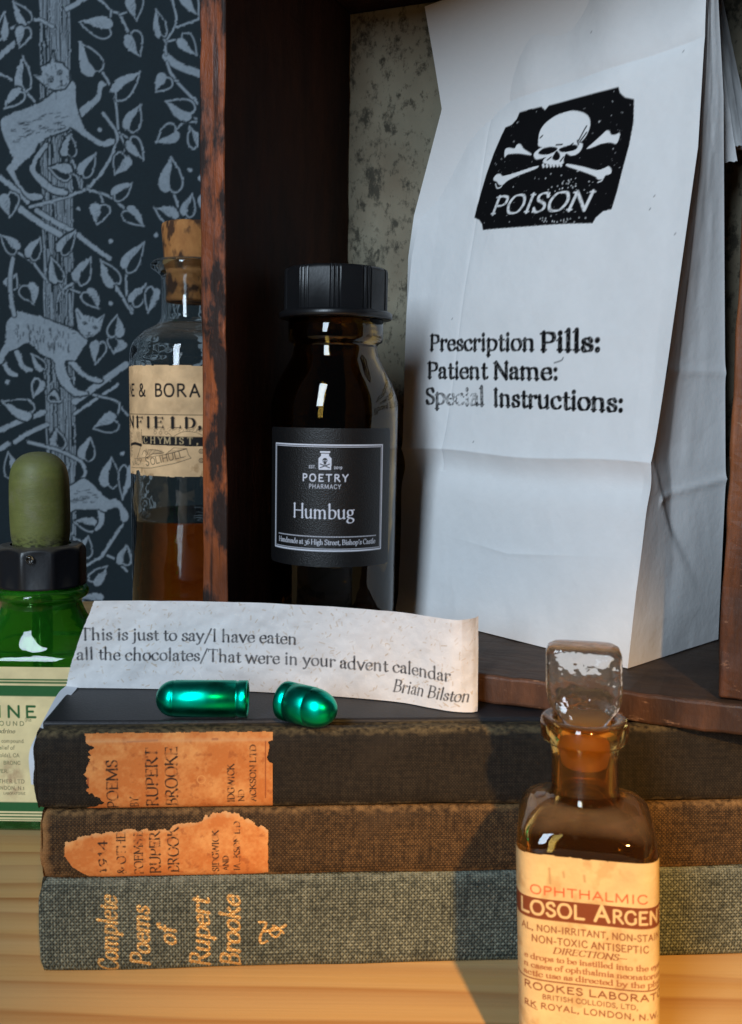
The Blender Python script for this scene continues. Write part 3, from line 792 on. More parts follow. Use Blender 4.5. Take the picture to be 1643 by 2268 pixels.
# green cloth book, bottom
gc = Canvas(58, 25, .14, (0, 0, 0), 9, 0)
def g3(x, y): return ((x - 205) * .0440, (1505 - y) * .0440)
for word, xb, y0, y1, sz in [('Complete', 640, 1505, 1020, 6.6), ('Poems', 822, 1465, 1085, 6.6), ('of', 972, 1338, 1222, 6.2), ('Rupert', 1163, 1482, 1042, 6.8), ('Brooke', 1337, 1488, 1032, 6.8)]:
    x, y = g3(xb, y0)
    gc.text(word, x, y, sz, (1, 1, 1), 'gilt', width=(y0 - y1) * .0440 * .97, slant=.26, rot=90, weight=1.0)
o = [g3(*p) for p in [(1590, 1275), (1540, 1240), (1510, 1270), (1545, 1300), (1575, 1260), (1530, 1230)]]
gc.line(o, .55, (1, 1, 1), True)
gc.line([g3(*p) for p in [(1600, 1230), (1560, 1250), (1470, 1265)]], .7, (1, 1, 1), True)
gc.line([g3(*p) for p in [(1450, 1205), (1490, 1215), (1470, 1260), (1455, 1300), (1460, 1335), (1495, 1325)]], .6, (1, 1, 1), True)
gc.c *= np.clip(.8 + 1.2 * (fbm(gc.X / 1.6, gc.Y / 1.6, 8) - .3), .5, 1)[..., None]
cl3 = m_cloth('green_woven_cloth', (.010, .016, .016), (.25, .275, .215), .00072, gilt=True, strength=.9, H=.0249, edge=(.20, .22, .18))
b3 = book('book', 'grey-green woven cloth book with gilt title, bottom of the stack', Z1, .0249, (cl3, cl3), .0004, gilt=gc, worn=.25, seed=3)
# brown cloth book, middle
cl2 = m_cloth('brown_book_cloth', (.009, .005, .003), (.15, .085, .034), .00048, strength=.6, wear=(.055, .034, .018), fray=(.42, .21, .075), H=.0179, edge=(.26, .15, .06))
fray = m_cloth('frayed_brown_cloth', (.05, .025, .010), (.30, .16, .06), .00045, strength=1.0)
b2 = book('book', 'worn brown cloth book with a torn peeling orange spine label, middle of the stack', Z2, .0179, (cl2, cl2, fray), .0009, worn=1.0, seed=11)
# dark cloth book, top
cl1 = m_cloth('black_brown_cloth', (.006, .005, .004), (.040, .031, .020), .00040, strength=.5, wear=(.028, .022, .016), H=.0202, edge=(.16, .12, .06))
topc = m_plain('smooth_black_boards', (.0105, .0098, .0125), .5, var=.35, nscale=90, bump=.25, bscale=1500)
cap1 = m_plain('cracked_dark_leather', (.02, .011, .008), .6, var=.7, nscale=500, bump=.8, bscale=700)
b1 = book('book', 'black cloth book with an orange paper spine label, top of the stack', Z3, .0202, (cl1, topc, cap1), 0, worn=.7, seed=21)

ORANGE, ORLIGHT, BLK = (.52, .170, .040), (.68, .31, .10), (.028, .016, .011)
def orange(cv, seed):
    n = fbm(cv.X / 5, cv.Y / 5, seed); n2 = fbm(cv.X / .7, cv.Y / .7, seed + 3)
    f = np.clip((n - .35) * 2.2 + (n2 - .5) * .9, 0, 1)[..., None]
    cv.c = np.array(ORANGE) * (1 - f) + np.array(ORLIGHT) * f
    sp = np.clip((fbm(cv.X / 1.6 + 9, cv.Y / 1.6, seed + 8, 4) - .66) * 4, 0, .5)[..., None]
    cv.c = cv.c * (1 - sp) + np.array((.30, .075, .018)) * sp
def ragged(cv, seed, amp):
    return (fbm(cv.X / 1.1, cv.Y / 1.1, seed, 4) - .5) * amp
lc = Canvas(49, 20.2, .14, ORANGE, 9.5, 0)
orange(lc, 4)
q1 = lambda x, y: ((x - 205) * .0447, (592 - y) * .0468)
wr = np.clip(1.35 - 1.9 * np.clip(fbm(lc.X / .8, lc.Y / .8, 44) - .42, 0, 1) * 2.0, .25, 1)
for word, xb, y0, y1, cap in [('POEMS', 660, 583, 305, 58), ('BY', 770, 575, 512, 44), ('RUPERT', 878, 572, 242, 62), ('BROOKE', 987, 570, 238, 64), ('IDGWICK', 1300, 553, 335, 36), ('ND', 1354, 548, 478, 30), ('ACKSON LTD', 1420, 548, 232, 32)]:
    x, y = q1(xb, y0)
    lc.text(word, x, y, cap * .0447 / .7, BLK, 'semi' if cap > 40 else 'bold', width=(y0 - y1) * .0468, rot=90, wear=wr, weight=1.1)
lc.line([q1(1120 + 22 * math.cos(a), 420 + 22 * math.sin(a)) for a in np.linspace(0, 6.3, 20)], .22, ORLIGHT)
lc.line([q1(1474, 215), (q1(1474, 0)[0], 3)], .25, (.28, .07, .02))
lc.line([q1(715, 212), q1(880, 208)], .35, (.28, .06, .02)); lc.line([q1(1180, 206), q1(1210, 206)], .35, (.28, .06, .02)); lc.line([q1(500, 405), q1(500, 455)], .45, (.30, .07, .02))
fold = np.exp(-((lc.Y - 17.9) / .35) ** 2)[..., None] * .55
lc.c = lc.c * (1 - fold) + np.array((.60, .33, .15)) * fold
lx = lc.X; ly = lc.Y
left = np.interp(ly, [0, .7, 2.0, 3.4, 5.2, 7.0, 10, 14, 16.5, 18, 20.2], [11.6, 12.8, 16.8, 15.6, 13.2, 12.6, 12.4, 13.8, 14.2, 12.6, 11.8])
right = np.interp(ly, [0, 11.5, 12.5, 13.5, 16, 17.4, 18, 20.2], [59.5, 59.5, 57.6, 57.2, 57.8, 57.4, 59.6, 59.6])
rg = ragged(lc, 5, 2.2)
keep = (lx > left + rg) & (lx < right + rg * .25) & (ly > .35 + rg * .12) & (ly < 19.6 + rg * .2)
spine_label(b1, lc, keep, M_label, .0202)

l2 = Canvas(57, 17.9, .14, ORANGE, 5, 0)
orange(l2, 14)
q2 = lambda x, y: ((x - 225) * .0447, (975 - y) * .0447)
wr = np.clip(1.5 - 3.0 * np.clip(fbm(l2.X / 1.0, l2.Y / 1.0, 54) - .42, 0, 1) * 2.0, .05, 1)
for word, xb, y0, y1, cap in [('1914', 588, 935, 735, 46), ('& OTHE', 697, 945, 690, 46), ('POEMS B', 792, 945, 680, 46), ('RUPER', 888, 942, 692, 56), ('BROOK', 990, 937, 668, 58), ('SIDGWICK', 1212, 937, 690, 34), ('AND', 1266, 932, 838, 30), ('JACKSON L D', 1330, 937, 640, 32)]:
    x, y = q2(xb, y0)
    l2.text(word, x, y, cap * .0447 / .7, BLK, 'semi' if cap > 40 else 'bold', width=(y0 - y1) * .0447, rot=90, wear=wr, weight=1.15)
top2 = np.interp(l2.X, [5, 6.3, 9, 15, 20, 32, 34, 39, 43, 49, 55, 56.8], [9.5, 10.0, 11.2, 12.6, 13.1, 13.4, 14.6, 15.0, 17.0, 16.6, 13.6, 12.2])
bot2 = np.interp(l2.X, [6.3, 8, 12, 16, 58], [6.5, 3.6, .8, .3, .25])
rg = ragged(l2, 15, 1.7)
dedge = np.minimum(top2 - l2.Y, 3)
pale = np.clip(1 - dedge / 1.1 + (fbm(l2.X / .8, l2.Y / .8, 23) - .5), 0, 1)[..., None] * .8
l2.c = l2.c * (1 - pale) + np.array((.62, .36, .16)) * pale
keep = (l2.Y < top2 + rg) & (l2.Y > bot2 + rg * .2) & (l2.X > 6.2 + rg * .3) & (l2.X < 56.6 + rg * .25)
spine_label(b2, l2, keep, M_label, .0179)

# ------------------------------------------------------------------ crate standing on the books
CA = R(22.5)
CR = thing('crate', 'old dark stained wooden crate standing open-fronted on the books', 'crate', (.0599, .2548, .0632), -CA)
w_post = m_crate('worn_brown_post', 'post')
w_edge, w_in, w_floor, w_lip = m_crate('worn_red_wood', 'edge'), m_crate('dark_inner_wood', 'in'), m_crate('grey_brown_floor', 'floor'), m_crate('scuffed_lip', 'lip')
CD = .0885
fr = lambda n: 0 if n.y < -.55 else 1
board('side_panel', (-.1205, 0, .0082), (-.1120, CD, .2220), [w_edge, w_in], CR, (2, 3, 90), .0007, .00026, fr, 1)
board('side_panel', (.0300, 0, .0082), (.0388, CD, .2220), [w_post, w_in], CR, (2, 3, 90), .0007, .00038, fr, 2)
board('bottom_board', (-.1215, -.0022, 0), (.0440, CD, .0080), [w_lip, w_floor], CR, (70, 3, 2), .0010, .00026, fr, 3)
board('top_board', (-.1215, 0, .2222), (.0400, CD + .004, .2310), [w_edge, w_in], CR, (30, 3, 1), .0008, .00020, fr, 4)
board('back_panel', (-.1205, CD + .0003, .0003), (.0388, CD + .0040, .2218), m_stainedback('stained_back_board'), CR, (6, 1, 8), .0005, .0002)

# ------------------------------------------------------------------ paper bag in the crate
BA, BB = np.array([.009, .345, .0716]), np.array([.072, .2705, .0716])
bd = BB - BA; bd /= np.linalg.norm(bd)
BU = np.array([.72 * .13, .69 * .13, 1.0])
BN = np.cross(bd, BU); BN /= np.linalg.norm(BN)             # towards the viewer's side
if BN[1] > 0: BN = -BN
HT = .2105
sL = lambda h: np.interp(h, [0, .02, .0562, .085, .1044, .125, .1396, .157, .1738, .19, .2129], [0, -.0014, -.0042, -.0085, -.0107, -.0112, -.0091, -.0030, .0028, -.0020, -.0092])
sR = lambda h: np.interp(h, [0, .0546, .1042, .1432, .184, .2129], [.0976, .0979, .1001, .1015, .0991, .0985])
BX = Canvas(128, 211, .25, (.80, .80, .80), -18, 0)
BX.mottle(.06, 9, 71); BX.mottle(.035, 2, 72)
NK = (.006, .006, .007)
wear = np.clip(1.9 - 2.2 * fbm(BX.X / .8, BX.Y / .8, 31), .0, 1)
fade = np.exp(-(((BX.X - 22) / 9) ** 2 + ((BX.Y - 74.5) / 3) ** 2))
wr = np.clip(1.0 - fade * 1.5 * np.clip(fbm(BX.X / .7, BX.Y / .7, 32) * 2.6 - .75, 0, 1), 0, 1) * np.clip(1.5 - .9 * fbm(BX.X / .6, BX.Y / .6, 33), .6, 1)
ang = lambda a, b: math.degrees(math.atan2(b[1] - a[1], b[0] - a[0]))
def bagline(t, a, b, cap, sty='bagserif', **k):
    L = math.hypot(b[0] - a[0], b[1] - a[1])
    BX.text(t, a[0], a[1], cap * .95 / .7 / .9, NK, sty, width=L, weight=1.1, capk=.9, rot=ang(a, b), wear=wr, slant=-.13, **k)
bagline('Prescription', (4.3, 91.0), (52.5, 89.3), 5.4)
bagline('Pills:', (54.6, 89.2), (77.0, 88.5), 5.7, 'bagbold')
bagline('Patient Name:', (4.6, 81.5), (62.9, 80.2), 5.4)
bagline('Special', (4.9, 72.6), (33.4, 72.2), 5.4)
bagline('Instructions:', (37.0, 72.1), (87.0, 71.0), 5.5)
BX.line([(60.5, 85.3), (63, 86.0), (63.6, 86.8)], .5, NK, True, .7)
HM = np.array([[0.060215684, 0.006401147, 0.10387299], [0.010103093, -0.03991268, 187.7223170], [0.00013080655, 1.15023519e-05, 1.0]])
def st(q):
    q = np.array([(x, y, 1) for x, y in q]) @ HM.T
    return q[:, :2] / q[:, 2:]
WHT = BX.c[5, 5]
BX.wear = np.clip(1.0 - 6 * np.clip(fbm(BX.X / 1.0, BX.Y / 1.0, 41) - .80, 0, 1), .2, 1)
BX.poly(st([(270, 1350), (262, 1300), (235, 1262), (190, 1242), (215, 1140), (300, 880), (370, 690), (465, 478), (520, 455), (560, 410), (585, 350), (680, 322), (770, 300), (800, 330), (830, 290), (1000, 243), (1150, 200), (1413, 128), (1425, 175), (1465, 215),
              (1542, 230), (1535, 430), (1500, 620), (1440, 840), (1400, 1000), (1350, 1168), (1280, 1185), (1220, 1240), (1195, 1290), (1000, 1300), (700, 1322), (450, 1338)]), NK)
BX.wear = None
sk = lambda q, c=WHT, sm=True: BX.poly(st(q), c, sm)
sk([(750, 600), (760, 520), (800, 450), (880, 385), (960, 352), (1040, 335), (1130, 355), (1175, 405), (1175, 480), (1140, 560), (1090, 610), (1000, 640), (900, 645), (800, 650), (755, 640)])
sk([(715, 715), (740, 680), (790, 650), (900, 640), (1000, 640), (1090, 610), (1120, 625), (1100, 680), (1060, 715), (1020, 720), (985, 705), (965, 760), (960, 790), (880, 800), (800, 785), (800, 755), (820, 735), (740, 755)])
sk([(1150, 660), (1210, 600), (1270, 540), (1310, 500), (1335, 505), (1345, 530), (1380, 535), (1418, 518), (1415, 560), (1390, 610), (1340, 600), (1270, 612), (1210, 640)])
sk([(465, 735), (468, 670), (500, 655), (550, 660), (570, 630), (600, 625), (630, 665), (690, 705), (685, 718), (600, 705), (540, 705), (490, 712)])
sk([(368, 910), (395, 880), (430, 878), (455, 895), (560, 868), (742, 812), (735, 835), (600, 885), (500, 930), (455, 965), (420, 968), (395, 940), (370, 930)])
sk([(1000, 792), (1120, 812), (1230, 838), (1290, 820), (1325, 803), (1348, 830), (1340, 865), (1300, 880), (1280, 910), (1240, 915), (1215, 890), (1110, 850), (995, 812)])
BX.line(st([(385, 960), (400, 995), (430, 990), (448, 965)]), .35, WHT, True); BX.line(st([(1240, 940), (1270, 925), (1278, 905)]), .35, WHT, True)
sk([(752, 700), (790, 662), (850, 645), (910, 655), (895, 685), (840, 710), (780, 715)], NK)
sk([(925, 665), (980, 640), (1050, 625), (1080, 640), (1060, 670), (990, 690), (940, 690)], NK)
sk([(870, 745), (890, 700), (910, 680), (935, 715), (930, 750), (900, 765)], NK)
for q in ([(765, 570), (785, 550)], [(1085, 590), (1130, 500), (1150, 465)], [(1095, 600), (1150, 520)], [(900, 630), (950, 625)], [(1010, 640), (1040, 615)], [(1085, 625), (1075, 590)], [(830, 760), (860, 735)], [(940, 770), (965, 735)]):
    BX.line(st(q), .5, NK)
for i, x in enumerate((795, 825, 855, 882, 912, 940)):
    BX.line(st([(x, 800 + (i % 2) * 6 - i * 1.5), (x + 6, 818 - i * 2)]), .75, WHT)
a, b_ = st([(340, 1218), (1190, 1165)])
BX.text('POISON', a[0], a[1], 5.5 / .7 * 1.0, WHT, 'caps', width=math.hypot(*(b_ - a)) * .97, rot=ang(a, b_) - .5, slant=.23, wear=np.clip(1.9 - 1.8 * fbm(BX.X / .7, BX.Y / .7, 55), .25, 1), weight=1.05)
for i in range(60):
    x, y = rng.normal(1020, 80), rng.normal(960, 45)
    if i > 34: x, y = rng.normal(950, 130), 1285 - abs(rng.normal(0, 22))
    p = st([(x, y), (x + 2, y + 3)]); BX.line(p, rng.uniform(.18, .34), WHT, False, .8)
for x, y in ((93, 171), (14, 101), (89, 131.5), (88, 128), (60, 185), (75, 150), (30, 60), (97, 120)):
    BX.line([(x, y), (x + .3, y + .4)], .3, (.05, .05, .05), False, .8)

def bag_relief(s, h):
    """crumple of the paper, metres along its normal"""
    d = .0016 * np.sin(np.clip(s / .097, 0, 1) * np.pi) * np.sin(np.clip(h / .21, 0, 1) * np.pi)
    d = d + (fbm(s * 26, h * 20, 61, 2) - .5) * .0026 + (np.abs(fbm(s * 40 + 3, h * 30, 62, 2) - .5)) * -.0011 + (fbm(s * 160, h * 120, 65, 3) - .5) * .00022
    cr = h - (.0567 + .0006 * np.sin(s * 90))
    d = d + .0011 * np.exp(-np.abs(cr) / .0022) - .0016 * np.exp(-((cr + .006) / .005) ** 2)
    d = d - .0005 * np.exp(-np.abs(s - (.013 + h * .05)) / .0007) * .5 * (h > .05)
    cr2 = h - (.026 + .1 * np.abs(s - .05)); d = d + .0004 * np.exp(-np.abs(cr2) / .0012) * np.exp(-((s - .055) / .02) ** 2)
    tp = np.clip((h - .165) / .05, 0, 1)
    d = d + tp * .0020 * np.sin(s * 190 + 1.0) - .0010 * np.exp(-np.abs(h - .172 - (s - .05) * .03) / .003)
    edge = np.clip(np.minimum(h, np.minimum(s + .012, .101 - s)) / .006, 0, 1)
    return d * (.15 + .85 * edge)
def bagP(s, h, dn=0):
    s = np.asarray(s, float); h = np.asarray(h, float)
    return BA + s[..., None] * bd + h[..., None] * BU + np.asarray(dn)[..., None] * BN
M_bag = m_print('white_bag_paper', .9, .25, 500, .06)
_n = M_bag.node_tree; _b = _n.nodes['Principled BSDF']
_bb = _n.nodes.new('ShaderNodeBump'); _bb.inputs['Strength'].default_value = .35; _bb.inputs['Distance'].default_value = .0012
_no = _n.nodes.new('ShaderNodeTexNoise'); _no.inputs['Scale'].default_value = 55; _no.inputs['Detail'].default_value = 7; _no.inputs['Roughness'].default_value = .5
_tc = _n.nodes.new('ShaderNodeTexCoord'); _n.links.new(_tc.outputs['Object'], _no.inputs['Vector'])
_n.links.new(_no.outputs['Fac'], _bb.inputs['Height']); _n.links.new(_b.inputs['Normal'].links[0].from_socket, _bb.inputs['Normal']); _n.links.new(_bb.outputs[0], _b.inputs['Normal'])
BAG = thing('paper_bag', 'tall white paper bag stamped with a black poison skull, standing in the crate', 'paper bag', (.060, .315, .0716))
OFF = np.array([.060, .315, .0716])
hs = np.linspace(0, HT, 840); ws = np.linspace(0, 1, 450)
WW, HH = np.meshgrid(ws, hs)
SS = sL(HH) + (sR(HH) - sL(HH)) * WW
ci = np.clip(np.round((SS * 1000 - BX.x0) / BX.step).astype(int), 0, BX.nx - 1); cj = np.clip(np.round(HH * 1000 / BX.step).astype(int), 0, BX.ny - 1)
fx = np.clip((SS * 1000 - BX.x0) / BX.step, 0, BX.nx - 1.001); fy = np.clip(HH * 1000 / BX.step, 0, BX.ny - 1.001)
i0, j0 = fx.astype(int), fy.astype(int); ax, ay = (fx - i0)[..., None], (fy - j0)[..., None]
bc = (BX.c[j0, i0] * (1 - ax) + BX.c[j0, i0 + 1] * ax) * (1 - ay) + (BX.c[j0 + 1, i0] * (1 - ax) + BX.c[j0 + 1, i0 + 1] * ax) * ay
grid('front_panel', bagP(SS, HH, bag_relief(SS, HH)) - OFF, M_bag, BAG, bc)
# right gusset: folded in, with the triangular fold at its foot
R0 = np.array([.1098, .3067, .0716]); IN = np.array([.72, .69, 0]) * (.025 / .21)
hg = np.linspace(0, HT, 220); wg = np.linspace(0, 1, 60)
WG, HG = np.meshgrid(wg, hg)
Bp = bagP(sR(HG), HG, bag_relief(sR(HG), HG))
Rp = R0 + HG[..., None] * (np.array([0, 0, 1.0]) - IN) + np.array([.0026, 0, 0]) * np.clip(HG / .05, 0, 1)[..., None] * np.clip((HT - HG) / .05, 0, 1)[..., None]
pk = .42
tri = np.where(WG < pk, WG / pk, (1 - WG) / (1 - pk))
tri = tri ** .8
q = .0068 * np.clip((HG - .012) / .05, 0, 1) * np.clip(1.05 - HG / HT, .1, 1)
_t2 = np.clip((HG - (.062 - .061 * WG)) / .007 + .5, 0, 1); q = q * (.6 + .4 * _t2 * _t2 * (3 - 2 * _t2))
qn = (fbm(WG * 3, HG * 40, 81, 3) - .5) * .0012 * np.sin(np.pi * WG) + .0006 * np.exp(-np.abs(HG - .045 - .006 * WG) / .001) * (WG > .2) + .0005 * np.exp(-np.abs(HG - .083) / .0015)
PG = Bp + (Rp - Bp) * WG[..., None] - (q * tri - qn)[..., None] * bd
white = np.ones(PG.shape) * .80
grid('side_gusset', PG - OFF, M_bag, BAG, white)
L0 = np.array([.016, .362, .0716])
Lp = L0 + HG[..., None] * np.array([.006 / .21, -.004 / .21, 1.0]) + (sL(HG))[..., None] * bd
Fp = bagP(sL(HG), HG, bag_relief(sL(HG), HG))
grid('side_gusset', Fp + (Lp - Fp) * WG[..., None] - OFF, M_bag, BAG, white, flip=True)
grid('back_panel', Lp + (Rp - Lp) * WG[..., None] - OFF, M_bag, BAG, white, flip=True)
# folded-over top hanging behind: three paper layers fanning out to the right
for k, (tl, tr, br, bl) in enumerate([((.0880, .3000, .2760), (.0955, .3035, .2712), (.1077, .3060, .2170), (.0930, .3040, .2157)),
                                      ((.0900, .3080, .2770), (.0998, .3115, .2741), (.1119, .3130, .2233), (.0990, .3110, .2215)),
                                      ((.0930, .3160, .2780), (.1036, .3185, .2771), (.1185, .3200, .2240), (.1050, .3190, .2232))]):
    a, b_, c_, d_ = map(np.array, (tl, tr, br, bl))
    U_, V_ = np.meshgrid(np.linspace(0, 1, 30), np.linspace(0, 1, 60))
    P = (a * (1 - U_[..., None]) + b_ * U_[..., None]) * (1 - V_[..., None]) + (d_ * (1 - U_[..., None]) + c_ * U_[..., None]) * V_[..., None]
    P[..., 1] += .0016 * np.sin(U_ * 5 + k) - .004 * U_ ** 3 * 0 + .0012 * fbm(U_ * 5, V_ * 6, 90 + k)
    P[-1, :, 2] += (rng.rand(30) - .5) * .0005
    grid('folded_flap', P - OFF, M_bag, BAG, np.ones(P.shape) * .78)

# ------------------------------------------------------------------ poem note
NL = np.array([(-.0857, .2734), (-.0659, .2736), (-.0403, .2727), (-.0147, .2694), (.0066, .2644), (.0162, .2593), (.0220, .2562), (.0270, .2556), (.0295, .2570)])
dense = catmull(NL, 24)
arc = np.concatenate([[0], np.cumsum(np.hypot(*np.diff(dense, axis=0).T))])
ntop = lambda s: np.interp(s, [0, 20, 60, 95, 112, 117, 120], [24.7, 24.9, 25.2, 24.6, 24.4, 24.6, 25.6])
nc = Canvas(math.floor(arc[-1] * 1000), 25.6, .19, (.77, .755, .75), 0, 0)
nc.mottle(.10, 1.2, 101); nc.mottle(.10, 7, 102)
for i in range(900):                                  # straw flecks in the hand-made paper
    x, y = rng.uniform(0, 117), rng.uniform(0, 25.5); a = rng.uniform(0, 6.28); L = rng.uniform(.1, 1.1) * (1 if i % 4 else 1.7)
    cx = rng.choice(3)
    nc.line([(x, y), (x + L * math.cos(a), y + L * math.sin(a))], rng.uniform(.12, .38), [(.50, .36, .22), (.58, .45, .32), (.88, .86, .83)][cx], False, rng.uniform(.25, .8))
TK = (.014, .013, .018)
nc.wear = np.clip(1.12 - .5 * fbm(nc.X / .9, nc.Y / .9, 108), .6, 1)
nc.text('This is just to say/I have eaten', 4.2, 14.2, 4.9, TK, 'serif', width=61.6, weight=1.42)
nc.text('all the chocolates/That were in your advent calendar', 3.2, 8.4, 4.9, TK, 'serif', width=107.0, weight=1.42)
nc.text('Brian Bilston', 93.0, 2.9, 4.9, TK, 'serif', width=22.4, slant=.24, weight=1.3)
sx = np.interp(nc.X / 1000, arc, dense[:, 0]); sy = np.interp(nc.X / 1000, arc, dense[:, 1])
zz = nc.Y / 1000 * ntop(nc.X) / 25.6
curl = np.clip((nc.X - 113) / 4, 0, 1)
sy = sy + (fbm(nc.X / 9, nc.Y / 8, 109, 3) - .5) * .0016 * np.clip(nc.Y / 6, .1, 1) + (zz / .025) * .0012 + curl * (zz / .025) * .002
M_note = m_print('flecked_handmade_paper', .9, .5, 420, .2)
keepn = nc.X > (nc.Y / 25.6) ** 1.25 * 8.1 + (fbm(nc.Y / 2, nc.Y * 0, 7) - .5) * .3
NOTE = thing('paper_note', 'cream flecked paper strip with a printed poem, curved upright on the top book', 'note', (-.028, .268, .0631))
NO = np.array([-.028, .268, .0631])
Pn = np.stack([sx, sy, .0632 + zz], -1) - NO
grid('poem_sheet', Pn, M_note, NOTE, nc.c, keepn)
tl = [[(-.0822, .2735, .0634), (-.0822, .262, .0625), (-.0812, .245, .060), (-.0806, .2385, .0545), (-.0806, .2378, .0488)],
      [(-.0857, .2734, .0637), (-.0866, .268, .0624), (-.0846, .245, .0590), (-.0848, .2402, .0555), (-.0838, .2384, .0488)]]
ta, tb = catmull(tl[0], 8), catmull(tl[1], 8)
wv = np.linspace(0, 1, 6)[:, None, None]
grid('trailing_end', ta[None] * (1 - wv) + tb[None] * wv - NO, m_plain('plain_note_paper', (.62, .64, .68), .85, var=.06), NOTE)

# ------------------------------------------------------------------ green metal capsule, opened
t = NT('green_anodised_metal'); v = t.obj((1, 1, 1))
t.b(Base_Color=(.0, .52, .34), Metallic=1.0, Roughness=t.ramp(t.noise(v, 400, 4), [(.3, .27), (.7, .36)]), Normal=t.bump(t.noise(v, 800, 3), .03, .0003))
M_cap = t.m
def capsule(name, label, p0, p1, rad, L, cyl):
    """open cup: p0 = centre of the open end on the book, p1 = direction of the domed end"""
    d = Vector((p1[0] - p0[0], p1[1] - p0[1], 0)).normalized()
    r = thing(name, label, 'capsule', (p0[0], p0[1], .0632), 0, 'halves of the opened green capsule')
    M = Matrix.Translation((0, 0, rad)) @ d.to_track_quat('Z', 'Y').to_matrix().to_4x4()
    pr = [(.0003, rad - .0007), (0, rad - .0003), (.0001, rad), (.0006, rad), (.0023, rad), (.0025, rad - .00022), (.0030, rad - .00022), (.0032, rad), (cyl * .6, rad), (cyl - .0004, rad), (cyl - .0002, rad - .00016), (cyl, rad - .00012)]
    n = 16
    for i in range(1, n + 1):
        a = i / n * math.pi / 2
        pr.append((cyl + (L - cyl) * math.sin(a), max((rad - .0001) * math.cos(a), .00002)))
    loft('shell', pr, M_cap, r, (False, True), 56, M=M)
    inn = [(.0003, rad - .0007), (cyl * .5, rad - .0007), (cyl, rad - .0008), (cyl + (L - cyl) * .6, rad * .6), (cyl + (L - cyl) * .85, .0001)]
    o = loft('inside', inn, M_cap, r, (False, True), 48, M=M)
    return r
capsule('metal_capsule', 'long green metallic capsule half lying with its open mouth to the stubby half', (-.0312, .2497), (-.055, .2490), .00475, .0236, .0190)
capsule('metal_capsule', 'stubby green metallic capsule half with its dome turned to the viewer', (-.0214, .2478), (-.0094, .2392), .0050, .0160, .0092)

# ------------------------------------------------------------------ bottle helpers
def curved_label(name, cv, mat, parent, R_, z0, phi0, lift=.00015, keep=None, shear=0):
    """label wrapped on a round bottle; cv.X = arc mm from its middle, cv.Y = mm up from z0"""
    a = cv.X / 1000 / R_ + phi0
    r = R_ + lift
    z = z0 + cv.Y / 1000
    return grid(name, np.stack([r * np.sin(a) + shear * z, -r * np.cos(a), z], -1), mat, parent, cv.c, keep)
def roundrect(cv, r, pad=0):
    x0, x1 = cv.X.min() + pad, cv.X.max() - pad; y0, y1 = cv.Y.min() + pad, cv.Y.max() - pad
    dx = np.maximum(np.maximum(x0 + r - cv.X, cv.X - (x1 - r)), 0); dy = np.maximum(np.maximum(y0 + r - cv.Y, cv.Y - (y1 - r)), 0)
    return np.hypot(dx, dy) <= r

black_plastic = m_plain('black_bakelite', (.0085, .0085, .0095), .33, var=.3, bump=.12, bscale=420, spec=.5)
dusty_plastic = NT('dusty_black_cap')
v = dusty_plastic.obj(); ge = dusty_plastic.n('ShaderNodeNewGeometry'); sp = dusty_plastic.n('ShaderNodeSeparateXYZ', {0: ge.outputs['Normal']})
f = dusty_plastic.math('MULTIPLY', dusty_plastic.ramp(sp.outputs['Z'], [(.3, 0), (.9, .9)]), dusty_plastic.ramp(dusty_plastic.noise(v, 300, 4), [(.3, .5), (.7, 1)]))
dusty_plastic.b(Base_Color=dusty_plastic.mix(f, (.009, .009, .011), (.10, .082, .060)), Roughness=.35, Normal=dusty_plastic.bump(dusty_plastic.noise(v, 500, 3), .1, .0004))
dusty_plastic = dusty_plastic.m

# ------------------------------------------------------------------ dark sweet bottle in the crate
HB = thing('medicine_bottle', 'dark amber bottle with black ribbed cap and black label, inside the crate', 'bottle', (-.0124, .319, .0714))
dkg = m_glass('dark_amber_glass', (.30, .17, .03), .02)
SH = .006
RB = .0203
hz = .0714
pr = [(.0004, .0150), (0, .0165), (.0012, .0188), (.0035, .0200), (.008, RB), (.0688, RB)]
pr += [tuple(p) for p in catmull([(.0688, RB), (.0735, .0200), (.0790, .0182), (.0845, .0152), (.0875, .0137), (.0905, .0131)], 6)[1:]]
pr += [(.0912, .0136), (.0918, .0148), (.0930, .0150), (.0985, .0150), (.0992, .0140), (.1000, .0120)]
pr += [(.0985, .0115), (.0905, .0112), (.0865, .0118), (.0835, .0138), (.0785, .0164), (.0730, .0182), (.0680, .0187), (.008, .0187), (.005, .017), (.0045, .001)]
loft('glass_body', pr, dkg, HB, (True, True), 96, shear=SH)
cp = []
RC = .0165
cpr = [(.0988, .0150), (.0988, .0174), (.0992, .0178), (.1006, .0178), (.1010, .0172), (.1014, RC), (.1130, RC), (.1138, RC - .0003), (.1143, RC - .0012), (.1144, .006), (.1144, .0001)]
seg = 320; V = []; th = np.linspace(0, 2 * np.pi, seg, endpoint=False)
for z, r in cpr:
    rr = np.full(seg, r)
    if .1012 < z < .1140 and r > .014:
        rib = (th * 10 / (2 * np.pi)) % 1
        rr = np.where(np.abs(rib - .5) < .37, r * math.cos(math.pi / 10 * .80) / np.cos((rib - .5) * 2 * np.pi / 10), r - .0013); rr = np.where(np.abs(np.abs(rib - .5) - .44) < .035, r + .0001, rr)
    V.append(np.stack([rr * np.cos(th + .33) + SH * z, rr * np.sin(th + .33), np.full(seg, z)], 1))
F = [(j * seg + i, j * seg + (i + 1) % seg, (j + 1) * seg + (i + 1) % seg, (j + 1) * seg + i) for j in range(len(cpr) - 1) for i in range(seg)]
cap = mesh('screw_cap', np.vstack(V), F, black_plastic, HB)
cap.data.polygons.foreach_set('use_smooth', [True] * len(cap.data.polygons))
hb = Canvas(46.4, 42.4, .17, (.0065, .0062, .0068), -23.2, 0)
WH = (.80, .80, .88)
